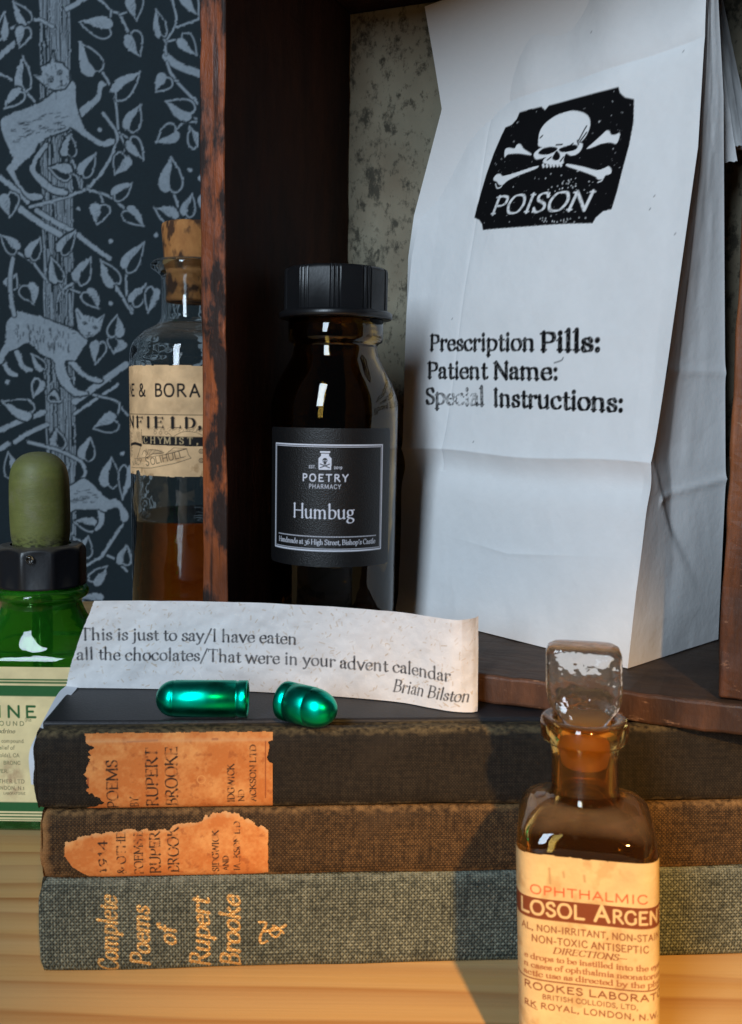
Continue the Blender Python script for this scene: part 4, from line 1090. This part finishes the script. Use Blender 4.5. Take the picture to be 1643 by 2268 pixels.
for a, w in ((0, .42), (.55, .16)):
    q = 19.1 - a; y0, y1 = 5.0 + a, 37.1 - a
    hb.line([(-q, y0), (q, y0), (q, y1), (-q, y1), (-q, y0)], w, WH)
hb.text('POETRY', 0, 26.2, 2.9, WH, 'sansb', width=14.2, track=190, align='c', weight=1.0)
hb.text('PHARMACY', 0, 24.0, 1.75, WH, 'sans', width=9.8, track=150, align='c', weight=1.1)
hb.text('Humbug', -.6, 14.9, 6.1, WH, 'serif', width=19.6, align='c', weight=1.05)
hb.text("Handmade at 36 High Street, Bishop's Castle", 0, 6.9, 2.15, WH, 'serif', width=33.5, align='c', weight=1.15)
for x in np.arange(-16.8, 16.9, .5): hb.line([(x, 9.3), (x + .12, 9.3)], .3, WH, False, .8)
hb.text('EST.', -5.0, 30.1, 1.1, WH, 'sansb', width=2.2, track=60, weight=.9); hb.text('2019', 2.7, 30.0, 1.1, WH, 'sansb', width=2.5, track=60, weight=.9)
hb.poly([(-1.9, 29.7), (1.9, 29.7), (1.95, 33.1), (1.2, 33.9), (1.2, 34.5), (-1.2, 34.5), (-1.2, 33.9), (-1.95, 33.1)], WH)
hb.poly([(-1.5, 34.8), (1.5, 34.8), (1.5, 35.3), (-1.5, 35.3)], WH)
hb.line([(0, 32.5), (.01, 32.5)], 1.5, (.01, .01, .01)); hb.line([(0, 31.9), (0, 31.6)], .8, (.01, .01, .01))
for a in (-1, 1):
    hb.line([(-1.4 * a, 31.4), (1.4 * a, 30.3)], .3, (.01, .01, .01)); hb.line([(.32 * a, 32.4), (.33 * a, 32.4)], .36, WH)
t = NT('black_textured_label'); v = t.obj()
at = t.n('ShaderNodeAttribute', attribute_name='print')
sp = t.noise(v, 2600, 3, .7)
t.b(Base_Color=t.mix(t.ramp(sp, [(.58, 0), (.72, .35)]), at.outputs['Color'], (.05, .048, .047)), Roughness=.42, Specular_IOR_Level=.5, Normal=t.bump(t.noise(v, 2300, 3), .38, .0005))
curved_label('bottle_label', hb, t.m, HB, RB, .0230, R(-5.5), .00018, roundrect(hb, 1.6), SH)

# ------------------------------------------------------------------ clear corked chemist's bottle behind the crate
GB = thing('chemist_bottle', 'clear corked bottle with a cream chemist label and brown liquid, beside the crate', 'bottle', (-.0752, .42, 0))
clear = m_glass('old_clear_glass', (.93, .95, .93), .01, dust=.75, dustcol=(.14, .115, .09))
rb = .0260; wl = .0017
outer = [(0, .020), (0, .0235), (.0015, .0252), (.004, rb), (.1600, rb)] + [tuple(p) for p in catmull([(.1600, rb), (.1668, .0250), (.1720, .0205), (.1752, .0150), (.1775, .0132), (.1800, .0127)], 6)[1:]]
outer += [(.1930, .0126), (.1955, .0130), (.1972, .0152), (.1982, .0168), (.1998, .0170), (.2010, .0160), (.2016, .0140), (.2012, .0116)]
inner = [(.1960, .0112), (.1800, .0110), (.1765, .0116), (.1738, .0140), (.1708, .0190), (.1660, .0233), (.1600, rb - wl), (.006, rb - wl), (.0035, .021), (.0035, .001)]
loft('glass_body', outer + inner, clear, GB, (True, True), 96)
t = NT('brown_tincture'); v = t.obj()
t.b(Base_Color=(.48, .13, .016), Transmission_Weight=1.0, Roughness=.02, IOR=1.36)
lq = [(.0037, .001), (.0037, .0205), (.0062, rb - wl + .0001), (.0945, rb - wl + .0001), (.0952, rb - wl - .0003), (.0948, rb - .004), (.0947, .001)]
loft('liquid', lq, t.m, GB, (True, True), 80)
cork = loft('cork', [(.1848, .0100), (.1846, .0108), (.1856, .0110), (.1960, .0112), (.2050, .0118), (.2140, .0124), (.2160, .0122), (.2166, .0112), (.2164, .0001)], m_cork('cork'), GB, (True, True), 48)
bl = Canvas(76, 44.8, .26, (.86, .56, .31), -50, 0)
n = fbm(bl.X / 7, bl.Y / 7, 120)[..., None]
bl.c = bl.c * (.62 + .75 * n) * np.array((1, .97 + 0 * 1, .92))
st_ = np.clip((fbm(bl.X / 4, bl.Y / 4, 125) - .56) * 5, 0, .5)[..., None] * np.clip((14 - bl.Y) / 10, .25, 1)[..., None]
bl.c = bl.c * (1 - st_) + np.array((.32, .15, .05)) * st_
IB = (.014, .012, .012)
u2 = lambda x: 26.0 * math.asin(max(-.995, min(.995, (x - 1387) / 442)))
v2 = lambda y: (1310 - y) * .0547
for ch, x in (('N', 953), ('E', 968), ('&', 1022), ('B', 1130), ('O', 1190), ('R', 1275), ('A', 1360)):
    bl.text(ch, u2(x), v2(720), 4.65 / .7, IB, 'sansb', weight=1.0)
bl.line([(u2(950), v2(855)), (14, v2(852))], .25, IB)
for ch, x, x1 in (('N', 950, 985), ('F', 1000, 1050), ('I', 1072, 1100), ('E', 1126, 1192), ('L', 1235, 1305), ('D', 1330, 1400), (',', 1418, 1440)):
    x0_, w_ = u2(x), u2(x1) - u2(x)
    bl.text(ch, x0_ + .35, v2(955), 5.6, (.20, .12, .06), 'fat', width=w_ * 1.05, k=.45)
    bl.text(ch, x0_, v2(945), 5.4, IB, 'fat', width=w_)
for i in range(46):
    x = rng.uniform(1110, 1450); y = rng.choice([958, 965, 972]); bl.line([(u2(x), v2(y)), (u2(x + 5), v2(y - 9))], .14, (.12, .08, .05), False, .7)
for x in (1132, 1168, 1207): bl.line([(u2(x) + .6 * math.cos(a), v2(985) + .6 * math.sin(a)) for a in np.linspace(0, 6.3, 12)], .2, IB, False, .75)
bl.line([(u2(1260), v2(1005)), (u2(1320), v2(975)), (u2(1400), v2(978)), (u2(1445), v2(1000))], .16, IB, True)
bl.line([(u2(1220), v2(985)), (u2(1236), v2(1000)), (u2(1236), v2(1012))], .14, IB, True)
bl.poly([(u2(1040), v2(1010)), (13, v2(1012)), (13, v2(1078)), (u2(1420), v2(1080)), (u2(1045), v2(1072))], IB)
for ch, x in (('C', 1052), ('H', 1098), ('Y', 1150), ('M', 1190), ('I', 1260), ('S', 1292), ('T', 1345), (',', 1405)):
    bl.text(ch, u2(x), v2(1062), 2.5 / .7, (.60, .42, .22), 'bold' if ch not in 'CY' else 'semi', weight=1.0)
for i in range(26):                                           # engraved flask at the label's edge
    y = 985 + i * 7.5; bl.line([(u2(950), v2(y)), (u2(958 + 14 * abs(math.sin(i * .9))), v2(y + 3))], .2, IB, False, .7)
    if i < 9: bl.line([(u2(1000 + i * 2), v2(990 + i * 8)), (u2(1030), v2(986 + i * 8.5))], .16, IB, False, .6)
bl.line([(u2(1037), v2(965)), (u2(1036), v2(1060)), (u2(1020), v2(1130)), (u2(1003), v2(1180))], .25, IB, True)
bl.line([(u2(958), v2(1085)), (u2(990), v2(1072)), (u2(1034), v2(1080))], 1.2, IB, True)
for i in range(30):
    x = 1060 + i * 4.0; bl.line([(u2(x), v2(1115 - 8 * abs(math.sin(i * .8)))), (u2(x + 4), v2(1150 - i * .4))], .15, IB, False, .6)
bl.line([(u2(1040), v2(1150)), (u2(1055), v2(1120)), (u2(1078), v2(1138)), (u2(1062), v2(1165))], .2, IB, True)
bl.line([(u2(1080), v2(1165)), (u2(1120), v2(1138)), (u2(1190), v2(1130)), (u2(1130), v2(1110)), (u2(1090), v2(1112))], .22, IB, True)
bl.line([(u2(1200), v2(1142)), (u2(1255), v2(1092)), (u2(1340), v2(1096)), (u2(1270), v2(1122)), (u2(1200), v2(1142))], .18, IB)
for i in range(16): bl.line([(u2(1215 + i * 7.5), v2(1128 - i * 1.9)), (u2(1222 + i * 7.5), v2(1114 - i * 1.0))], .13, IB, False, .7)
bl.line([(u2(985), v2(1188)), (u2(1090), v2(1165)), (u2(1200), v2(1142)), (u2(1340), v2(1098)), (u2(1352), v2(1140)), (u2(1370), v2(1165)), (u2(1260), v2(1205)), (u2(1100), v2(1245)), (u2(960), v2(1255))], .2, IB)
bl.text('MACY.', u2(968), v2(1243), 2.9, IB, 'sans', width=u2(1050) - u2(968), rot=8, weight=.9)
bl.text('S', u2(1066), v2(1230), 4.4, IB, 'sans', rot=11)
bl.text('OLIHULL.', u2(1100), v2(1222), 3.7, IB, 'sans', width=u2(1345) - u2(1100), rot=13.5)
for y in (1115, 1182):
    bl.line([(u2(1437) + .9 * math.cos(a), v2(y) + .9 * math.sin(a)) for a in np.linspace(0, 6.3, 14)], .2, IB)
    for k in (-.4, 0, .4): bl.line([(u2(1437) + k, v2(y) - .7), (u2(1437) + k, v2(y) + .7)], .16, IB)
rg = (fbm(bl.X / 2, bl.Y / 2, 131) - .5) * .8
kp = (bl.Y > .3 + rg) & (bl.Y < 44.5 + rg * .6) & ~(((bl.X - u2(1010)) / 1.6) ** 2 + (bl.Y / 2.2) ** 2 < 1 + rg)
curved_label('bottle_label', bl, M_label, GB, rb, .1136, R(10.1), .00012, kp)

# ------------------------------------------------------------------ green dropper bottle
DB = thing('dropper_bottle', 'green glass dropper bottle with an olive rubber bulb and cream label', 'bottle', (-.1128, .3365, 0))
green = m_glass('green_glass', (.42, .86, .30), .015, .22, (.05, .50, .02), dust=.25, dustcol=(.10, .10, .06))
hx, hy = .0218, .0180
rings = [(.0004, .019, .0152, 4), (0, .0200, .0164, 5), (.0014, .0214, .0176, 6), (.003, hx, hy, 6), (.0585, hx, hy, 6)]
for z, a, b_, n in [(.0597, .0214, .0175, 5), (.0607, .0208, .0168, 4), (.0622, .0198, .0158, 3), (.0645, .0184, .0150, 2.4), (.0670, .0168, .0144, 2.1), (.0695, .0153, .0139, 2), (.0720, .0140, .0135, 2), (.0738, .0133, .0132, 2), (.0752, .0131, .0131, 2), (.0764, .0138, .0138, 2),
                    (.0770, .0150, .0150, 2), (.0780, .0156, .0156, 2), (.0792, .0156, .0156, 2), (.0802, .0148, .0148, 2), (.0806, .0125, .0125, 2), (.0840, .0120, .0120, 2)]:
    rings.append((z, a, b_, n))
w_ = .0019
rings += [(.0838, .0100, .0100, 2)] + [(z - .0012 if z > .06 else z, a - w_, b_ - w_, n) for z, a, b_, n in reversed(rings[4:20]) if z < .0760] + [(.0035, .019, .0150, 5), (.0035, .001, .001, 2)]
loft('glass_body', rings, green, DB, (True, True), 96)
seg = 120; th = np.linspace(0, 2 * np.pi, seg, endpoint=False); V = []
RCd = .0152
cpr = [(.0812, .0130), (.0812, RCd - .0004), (.0818, RCd), (.0925, RCd), (.0938, RCd - .0004), (.0946, RCd - .0013), (.0950, RCd - .003), (.0951, .010)]
for z, r in cpr:
    rr = np.full(seg, r)
    if .0816 < z < .0940:
        a = ((th + .30) * 9 / (2 * np.pi)) % 1 - .5
        rr = np.minimum(r, (r - .0011) / np.cos(np.clip(a * 2 * np.pi / 9 * 1.05, -.6, .6)))
    V.append(np.stack([rr * np.cos(th), rr * np.sin(th), np.full(seg, z)], 1))
F = [(j * seg + i, j * seg + (i + 1) % seg, (j + 1) * seg + (i + 1) % seg, (j + 1) * seg + i) for j in range(len(cpr) - 1) for i in range(seg)]
cap = mesh('screw_cap', np.vstack(V), F, dusty_plastic, DB)
mk = lambda n_, M_: None
Md = Matrix.Translation((.0012, -RCd + .0002, .0917)) @ Matrix.Diagonal((1, .45, 1.15, 1))
tb_ = [(-.0013 * math.cos(a), max(.0013 * math.sin(a), .00001)) for a in np.linspace(0, math.pi, 13)]
loft('droplet', tb_, m_glass('water', (1, 1, 1), .0), cap, (True, True), 24, M=Md)
t = NT('olive_rubber'); v = t.obj((1, 1, 2.2)); g0 = t.noise(v, 95, 5, .6)
c = t.mix(g0, (.085, .095, .024), (.21, .225, .062))
ge = t.n('ShaderNodeNewGeometry'); spn = t.n('ShaderNodeSeparateXYZ', {0: ge.outputs['Normal']})
c = t.mix(t.math('MULTIPLY', t.ramp(spn.outputs['Z'], [(.35, 0), (1, .75)]), t.noise(v, 250, 4)), c, (.17, .135, .085))
oz = t.n('ShaderNodeSeparateXYZ', {0: t.n('ShaderNodeTexCoord').outputs['Object']}).outputs['Z']
low = t.n('ShaderNodeMapRange', {'Value': oz, 'From Min': .1000, 'From Max': .0955, 'To Min': 0, 'To Max': 1}).outputs[0]
c = t.mix(t.math('MULTIPLY', low, t.ramp(t.noise(v, 500, 4), [(.45, 0), (.6, .9)])), c, (.020, .018, .008))
c = t.mix(t.ramp(t.noise(t.obj((1, 1, 14)), 60, 4), [(.62, 0), (.75, .18)]), c, (.06, .06, .02))
c = t.mix(t.ramp(t.noise(t.obj((1, 1, .8)), 150, 6, .7), [(.50, 0), (.72, .5)]), c, (.20, .185, .115))
t.b(Base_Color=c, Roughness=.55, Normal=t.bump(t.noise(v, 420, 5), .22, .0005))
bp = [(.0935, .0094)] + smoothprof([(.0950, .0092), (.0985, .0097), (.1040, .0099), (.1120, .0099), (.1180, .0096), (.1222, .0084), (.1250, .0058), (.1262, .0028), (.1265, .0001)], 6)
loft('rubber_bulb', bp, t.m, DB, (True, True), 64)
pip = loft('glass_pipette', [(.012, .0010), (.018, .0032), (.030, .0034), (.078, .0034)], m_plain('dark_pipette', (.004, .02, .004), .2), DB, (True, True), 20)
dl = Canvas(36, 51.2, .2, (.90, .74, .40), -18, 0)
n = fbm(dl.X / 6, dl.Y / 6, 140)[..., None]; dl.c = dl.c * (.8 + .4 * n)
GR = (.030, .135, .040)
k5 = .0503; X5 = lambda x: (x - 235) * k5; Y5 = lambda y: (1605 - y) * k5
def band(y0, y1, c=GR): dl.poly([(-18.5, Y5(y0)), (18.5, Y5(y0)), (18.5, Y5(y1)), (-18.5, Y5(y1))], c)
band(665, 675); band(682, 694); band(708, 778); band(1478, 1540); band(1552, 1560); band(1572, 1582); band(1594, 1600)
DKG = (.028, .075, .022); BR = (.055, .050, .022)
dl.text('VINE', X5(300), Y5(915), 72 * k5 / .7, GR, 'sansb', width=19, track=170, align='r', weight=1.05)
dl.text('COMPOUND', X5(218), Y5(970), 26 * k5 / .7, DKG, 'sansb', width=17, track=260, align='r', weight=.8)
dl.text('(Re', X5(222), Y5(942), 22 * k5 / .7, DKG, 'sans', weight=.8)
dl.text('phedrine', X5(-5), Y5(1020), 26 * k5 / .7, BR, 'semi', width=160 * k5, slant=.25)
for tx, xr, y, hgt in [('tic compound', 212, 1083, 24), ('elief of', 150, 1128, 25), ('(Colds), CA', 180, 1178, 24)]:
    dl.text(tx, X5(xr), Y5(y), hgt * k5 / .7 * .95, BR, 'sansb', align='r', weight=.72, track=40)
for tx, xr, y, hgt in [('BRONC', 185, 1228, 22), ('FEVER.', 105, 1283, 22), ('OTHER LTD', 210, 1352, 24), ('LONDON, N.1', 208, 1395, 22), ('LABORATORIE', 212, 1428, 14)]:
    dl.text(tx, X5(xr), Y5(y), hgt * k5 / .7, DKG if y < 1300 else BR, 'sansb', align='r', weight=.8, track=70)
sp_ = np.exp(-(((dl.X - X5(130)) / 3.6) ** 2 + ((dl.Y - Y5(1320)) / 6.5) ** 2) ** 2) * np.clip(fbm(dl.X / 1.5, dl.Y / 1.5, 145) * 2 - .4, 0, 1)
dl.c = dl.c * (1 - .6 * sp_[..., None]) + np.array((.36, .16, .09)) * .6 * sp_[..., None]
xl = dl.X / 1000
yl = -hy * (1 - np.abs(xl / hx) ** 6) ** (1 / 6) - .00018
grid('bottle_label', np.stack([xl, yl, .0040 + dl.Y / 1000 * 1.03], -1), M_label, DB, dl.c)

# ------------------------------------------------------------------ amber eye-drop bottle in front
OB = thing('stoppered_bottle', 'small square amber bottle with glass stopper and cream label, in front of the books', 'bottle', (.0490, .2030, 0), R(-10.5))
amber = m_glass('amber_glass', (.92, .60, .17), .015, .04, (.55, .2, .02), dust=.34, dustcol=(.24, .17, .105))
a0 = .0143; OS = -.045
def sq(z, h, n): return (z, h, h, n)
outer = [sq(.0005, .0122, 4), sq(0, .0130, 5), sq(.0012, .0140, 6), sq(.0030, a0, 6.5), sq(.0535, a0, 6.5), sq(.0560, .0142, 6), sq(.0580, .0136, 5), sq(.0597, .0122, 4), sq(.0608, .0102, 3), sq(.0614, .0084, 2.4), sq(.0622, .0073, 2), sq(.0640, .0070, 2), sq(.0700, .0069, 2), sq(.0733, .0071, 2),
         sq(.0742, .0084, 2), sq(.0750, .0091, 2), sq(.0778, .0092, 2), sq(.0789, .0089, 2), sq(.0793, .0080, 2), sq(.0790, .0064, 2)]
inner = [sq(.0760, .0056, 2), sq(.0640, .0050, 2), sq(.0610, .0054, 2), sq(.0590, .0090, 3), sq(.0565, .0120, 5), sq(.0530, .0123, 6), sq(.006, .0123, 6), sq(.004, .0110, 5), sq(.004, .0010, 2)]
loft('glass_body', outer + inner, amber, OB, (True, True), 96, shear=OS)
t = NT('dark_eye_drops'); t.b(Base_Color=(.035, .008, .001), Transmission_Weight=1, Roughness=.02, IOR=1.34)
loft('liquid', [sq(.0042, .0010, 2), sq(.0042, .0110, 5), sq(.0062, .01225, 6), sq(.0530, .01225, 6), sq(.0562, .0119, 5), sq(.0580, .0100, 3.4), sq(.0581, .001, 2)], t.m, OB, (True, True), 80, shear=OS)
stg = m_glass('stopper_glass', (.98, .97, .95), .03, .05, (.7, .66, .6), dust=.5, dustcol=(.34, .27, .2), wob=(260, .30))
frost = m_glass('ground_glass', (1, .95, .8), .45, .75, (.70, .42, .13))
plug = [sq(.0688, .0001, 2), sq(.0686, .0040, 2), sq(.0692, .0047, 2), sq(.0720, .0049, 2), sq(.0723, .0051, 2), sq(.0760, .0053, 2), sq(.0788, .0055, 2), sq(.0792, .0050, 2), sq(.0792, .0001, 2)]
loft('stopper_plug', plug, frost, OB, (True, True), 48, shear=OS)
# flat square stopper head with hollowed faces
S_ = []
for z, w, dpt in [(.0788, .0048, .0044), (.0800, .0056, .0042), (.0815, .0070, .0038), (.0832, .0077, .0036), (.0860, .0079, .0036), (.0905, .0079, .0035), (.0928, .0078, .0035), (.0940, .0073, .0032), (.0946, .0062, .0026), (.0947, .002, .001)]:
    S_.append((z, w, dpt * 1.28, 4.2))
stp = loft('stopper_head', S_, stg, OB, (True, True), 80, shear=OS)
for vv in stp.data.vertices:                                   # press the shallow hollow into both flat faces
    x, y, z = vv.co; xc = x - OS * z
    e = max(abs(xc) / .0060, abs(z - .0880) / .0050)
    if e < 1.15: vv.co.y *= 1 - .22 * max(0, min(1, (1.15 - e) / .3))
ol = Canvas(44, 46, .15, (.52, .385, .19), -19.5, 0)
n = fbm(ol.X / 6, ol.Y / 6, 150)[..., None]; n2 = fbm(ol.X / 1.2, ol.Y / 1.2, 151)[..., None]; ol.c = ol.c * (.78 + .34 * n + .12 * n2)
st_ = np.clip((fbm(ol.X / 4, ol.Y / 5, 152) - .58) * 5, 0, .45)[..., None]; ol.c = ol.c * (1 - st_) + np.array((.34, .20, .075)) * st_
RED, BRN, BRT = (.62, .075, .025), (.15, .036, .011), (.22, .065, .022)
k6 = .0346; X6 = lambda x: (x - 842) * k6; Y6 = lambda y: (2270 - y) * k6 + 11.0
ol.text('OPHTHALMIC', X6(455), Y6(1515), 50 * k6 / .7, RED, 'sans', width=(1130 - 455) * k6, track=40, weight=1.25)
ol.poly([(-20, Y6(1540)), (25, Y6(1540)), (25, Y6(1668)), (-20, Y6(1668))], BRN)
CRM = (.55, .41, .21)
ol.text('LOSOL', X6(385), Y6(1640), 78 * k6 / .7, CRM, 'sansb', width=(770 - 385) * k6, track=30, weight=1.05)
ol.text('A', X6(822), Y6(1640), 92 * k6 / .7, CRM, 'sansb', width=92 * k6, weight=1.05)
ol.text('RGENT', X6(925), Y6(1640), 74 * k6 / .7, CRM, 'sansb', width=355 * k6, track=30, weight=1.05)
ol.text('AL, NON-IRRITANT, NON-STAIN', X6(395), Y6(1742), 38 * k6 / .7, BRN, 'sansb', width=(1225 - 395) * k6, track=50, weight=1.0)
ol.text('NON-TOXIC ANTISEPTIC', X6(460), Y6(1812), 40 * k6 / .7, BRN, 'sansb', width=(1135 - 460) * k6, track=50, weight=1.0)
ol.text('DIRECTIONS_', X6(585), Y6(1868), 36 * k6 / .7, BRN, 'bold', width=(1005 - 585) * k6, slant=.25, weight=1.05)
for tx, x0_, x1_, y in [('e drops to be instilled into the eyes', 412, 1250, 1922), ('n cases of ophthalmia neonatorum', 408, 1250, 1975), ('actic use as directed by the phys', 404, 1250, 2025)]:
    ol.text(tx, X6(x0_), Y6(y), 33 * k6 / .7, BRT, 'bold', width=(x1_ - x0_) * k6, weight=1.15)
ol.line([(-20, Y6(2045)), (24, Y6(2045))], .3, BRN)
ol.text('ROOKES LABORATO', X6(405), Y6(2108), 40 * k6 / .7, BRN, 'sansb', width=(1260 - 405) * k6, track=60, weight=1.0)
ol.text('BRITISH COLLOIDS, LTD,', X6(520), Y6(2160), 28 * k6 / .7, BRN, 'sansb', width=(1070 - 520) * k6, track=60, weight=1.05)
ol.text('RK ROYAL, LONDON, N.W.', X6(405), Y6(2222), 34 * k6 / .7, BRN, 'sansb', width=(1210 - 405) * k6, track=70, weight=1.05)
ol.text('ALSO', X6(720), Y6(2275), 24 * k6 / .7, RED, 'sans', width=7, track=80, k=0)
ol.line([(X6(410), Y6(2215)), (X6(490), Y6(2235))], .18, BRN)
for x, y0_, y1_ in ((572, 1352, 1440), (652, 1365, 1395), (770, 1375, 1410)): ol.line([(X6(x), Y6(y0_)), (X6(x + 4), Y6(y1_))], .5, (.34, .22, .10), False, .7)
# follow the bottle's outline round the corners
tt = np.linspace(0, 2 * np.pi, 4000); c_, s_ = np.cos(tt), np.sin(tt)
ex = (a0 + .00016) * np.sign(c_) * np.abs(c_) ** (2 / 6.5); ey = (a0 + .00016) * np.sign(s_) * np.abs(s_) ** (2 / 6.5)
i_ = int(4000 * .75); al = np.concatenate([[0], np.cumsum(np.hypot(np.diff(ex), np.diff(ey)))]); al = (al - al[i_]) * 1000
xl = np.interp(ol.X, al, ex); yl = np.interp(ol.X, al, ey)
z6 = (ol.Y + 9.0) / 1000
grid('bottle_label', np.stack([xl + OS * z6, yl, z6], -1), M_label, OB, ol.c, (ol.Y < 45.5 + (fbm(ol.X / 2, ol.Y / 2, 160) - .5) * .5))
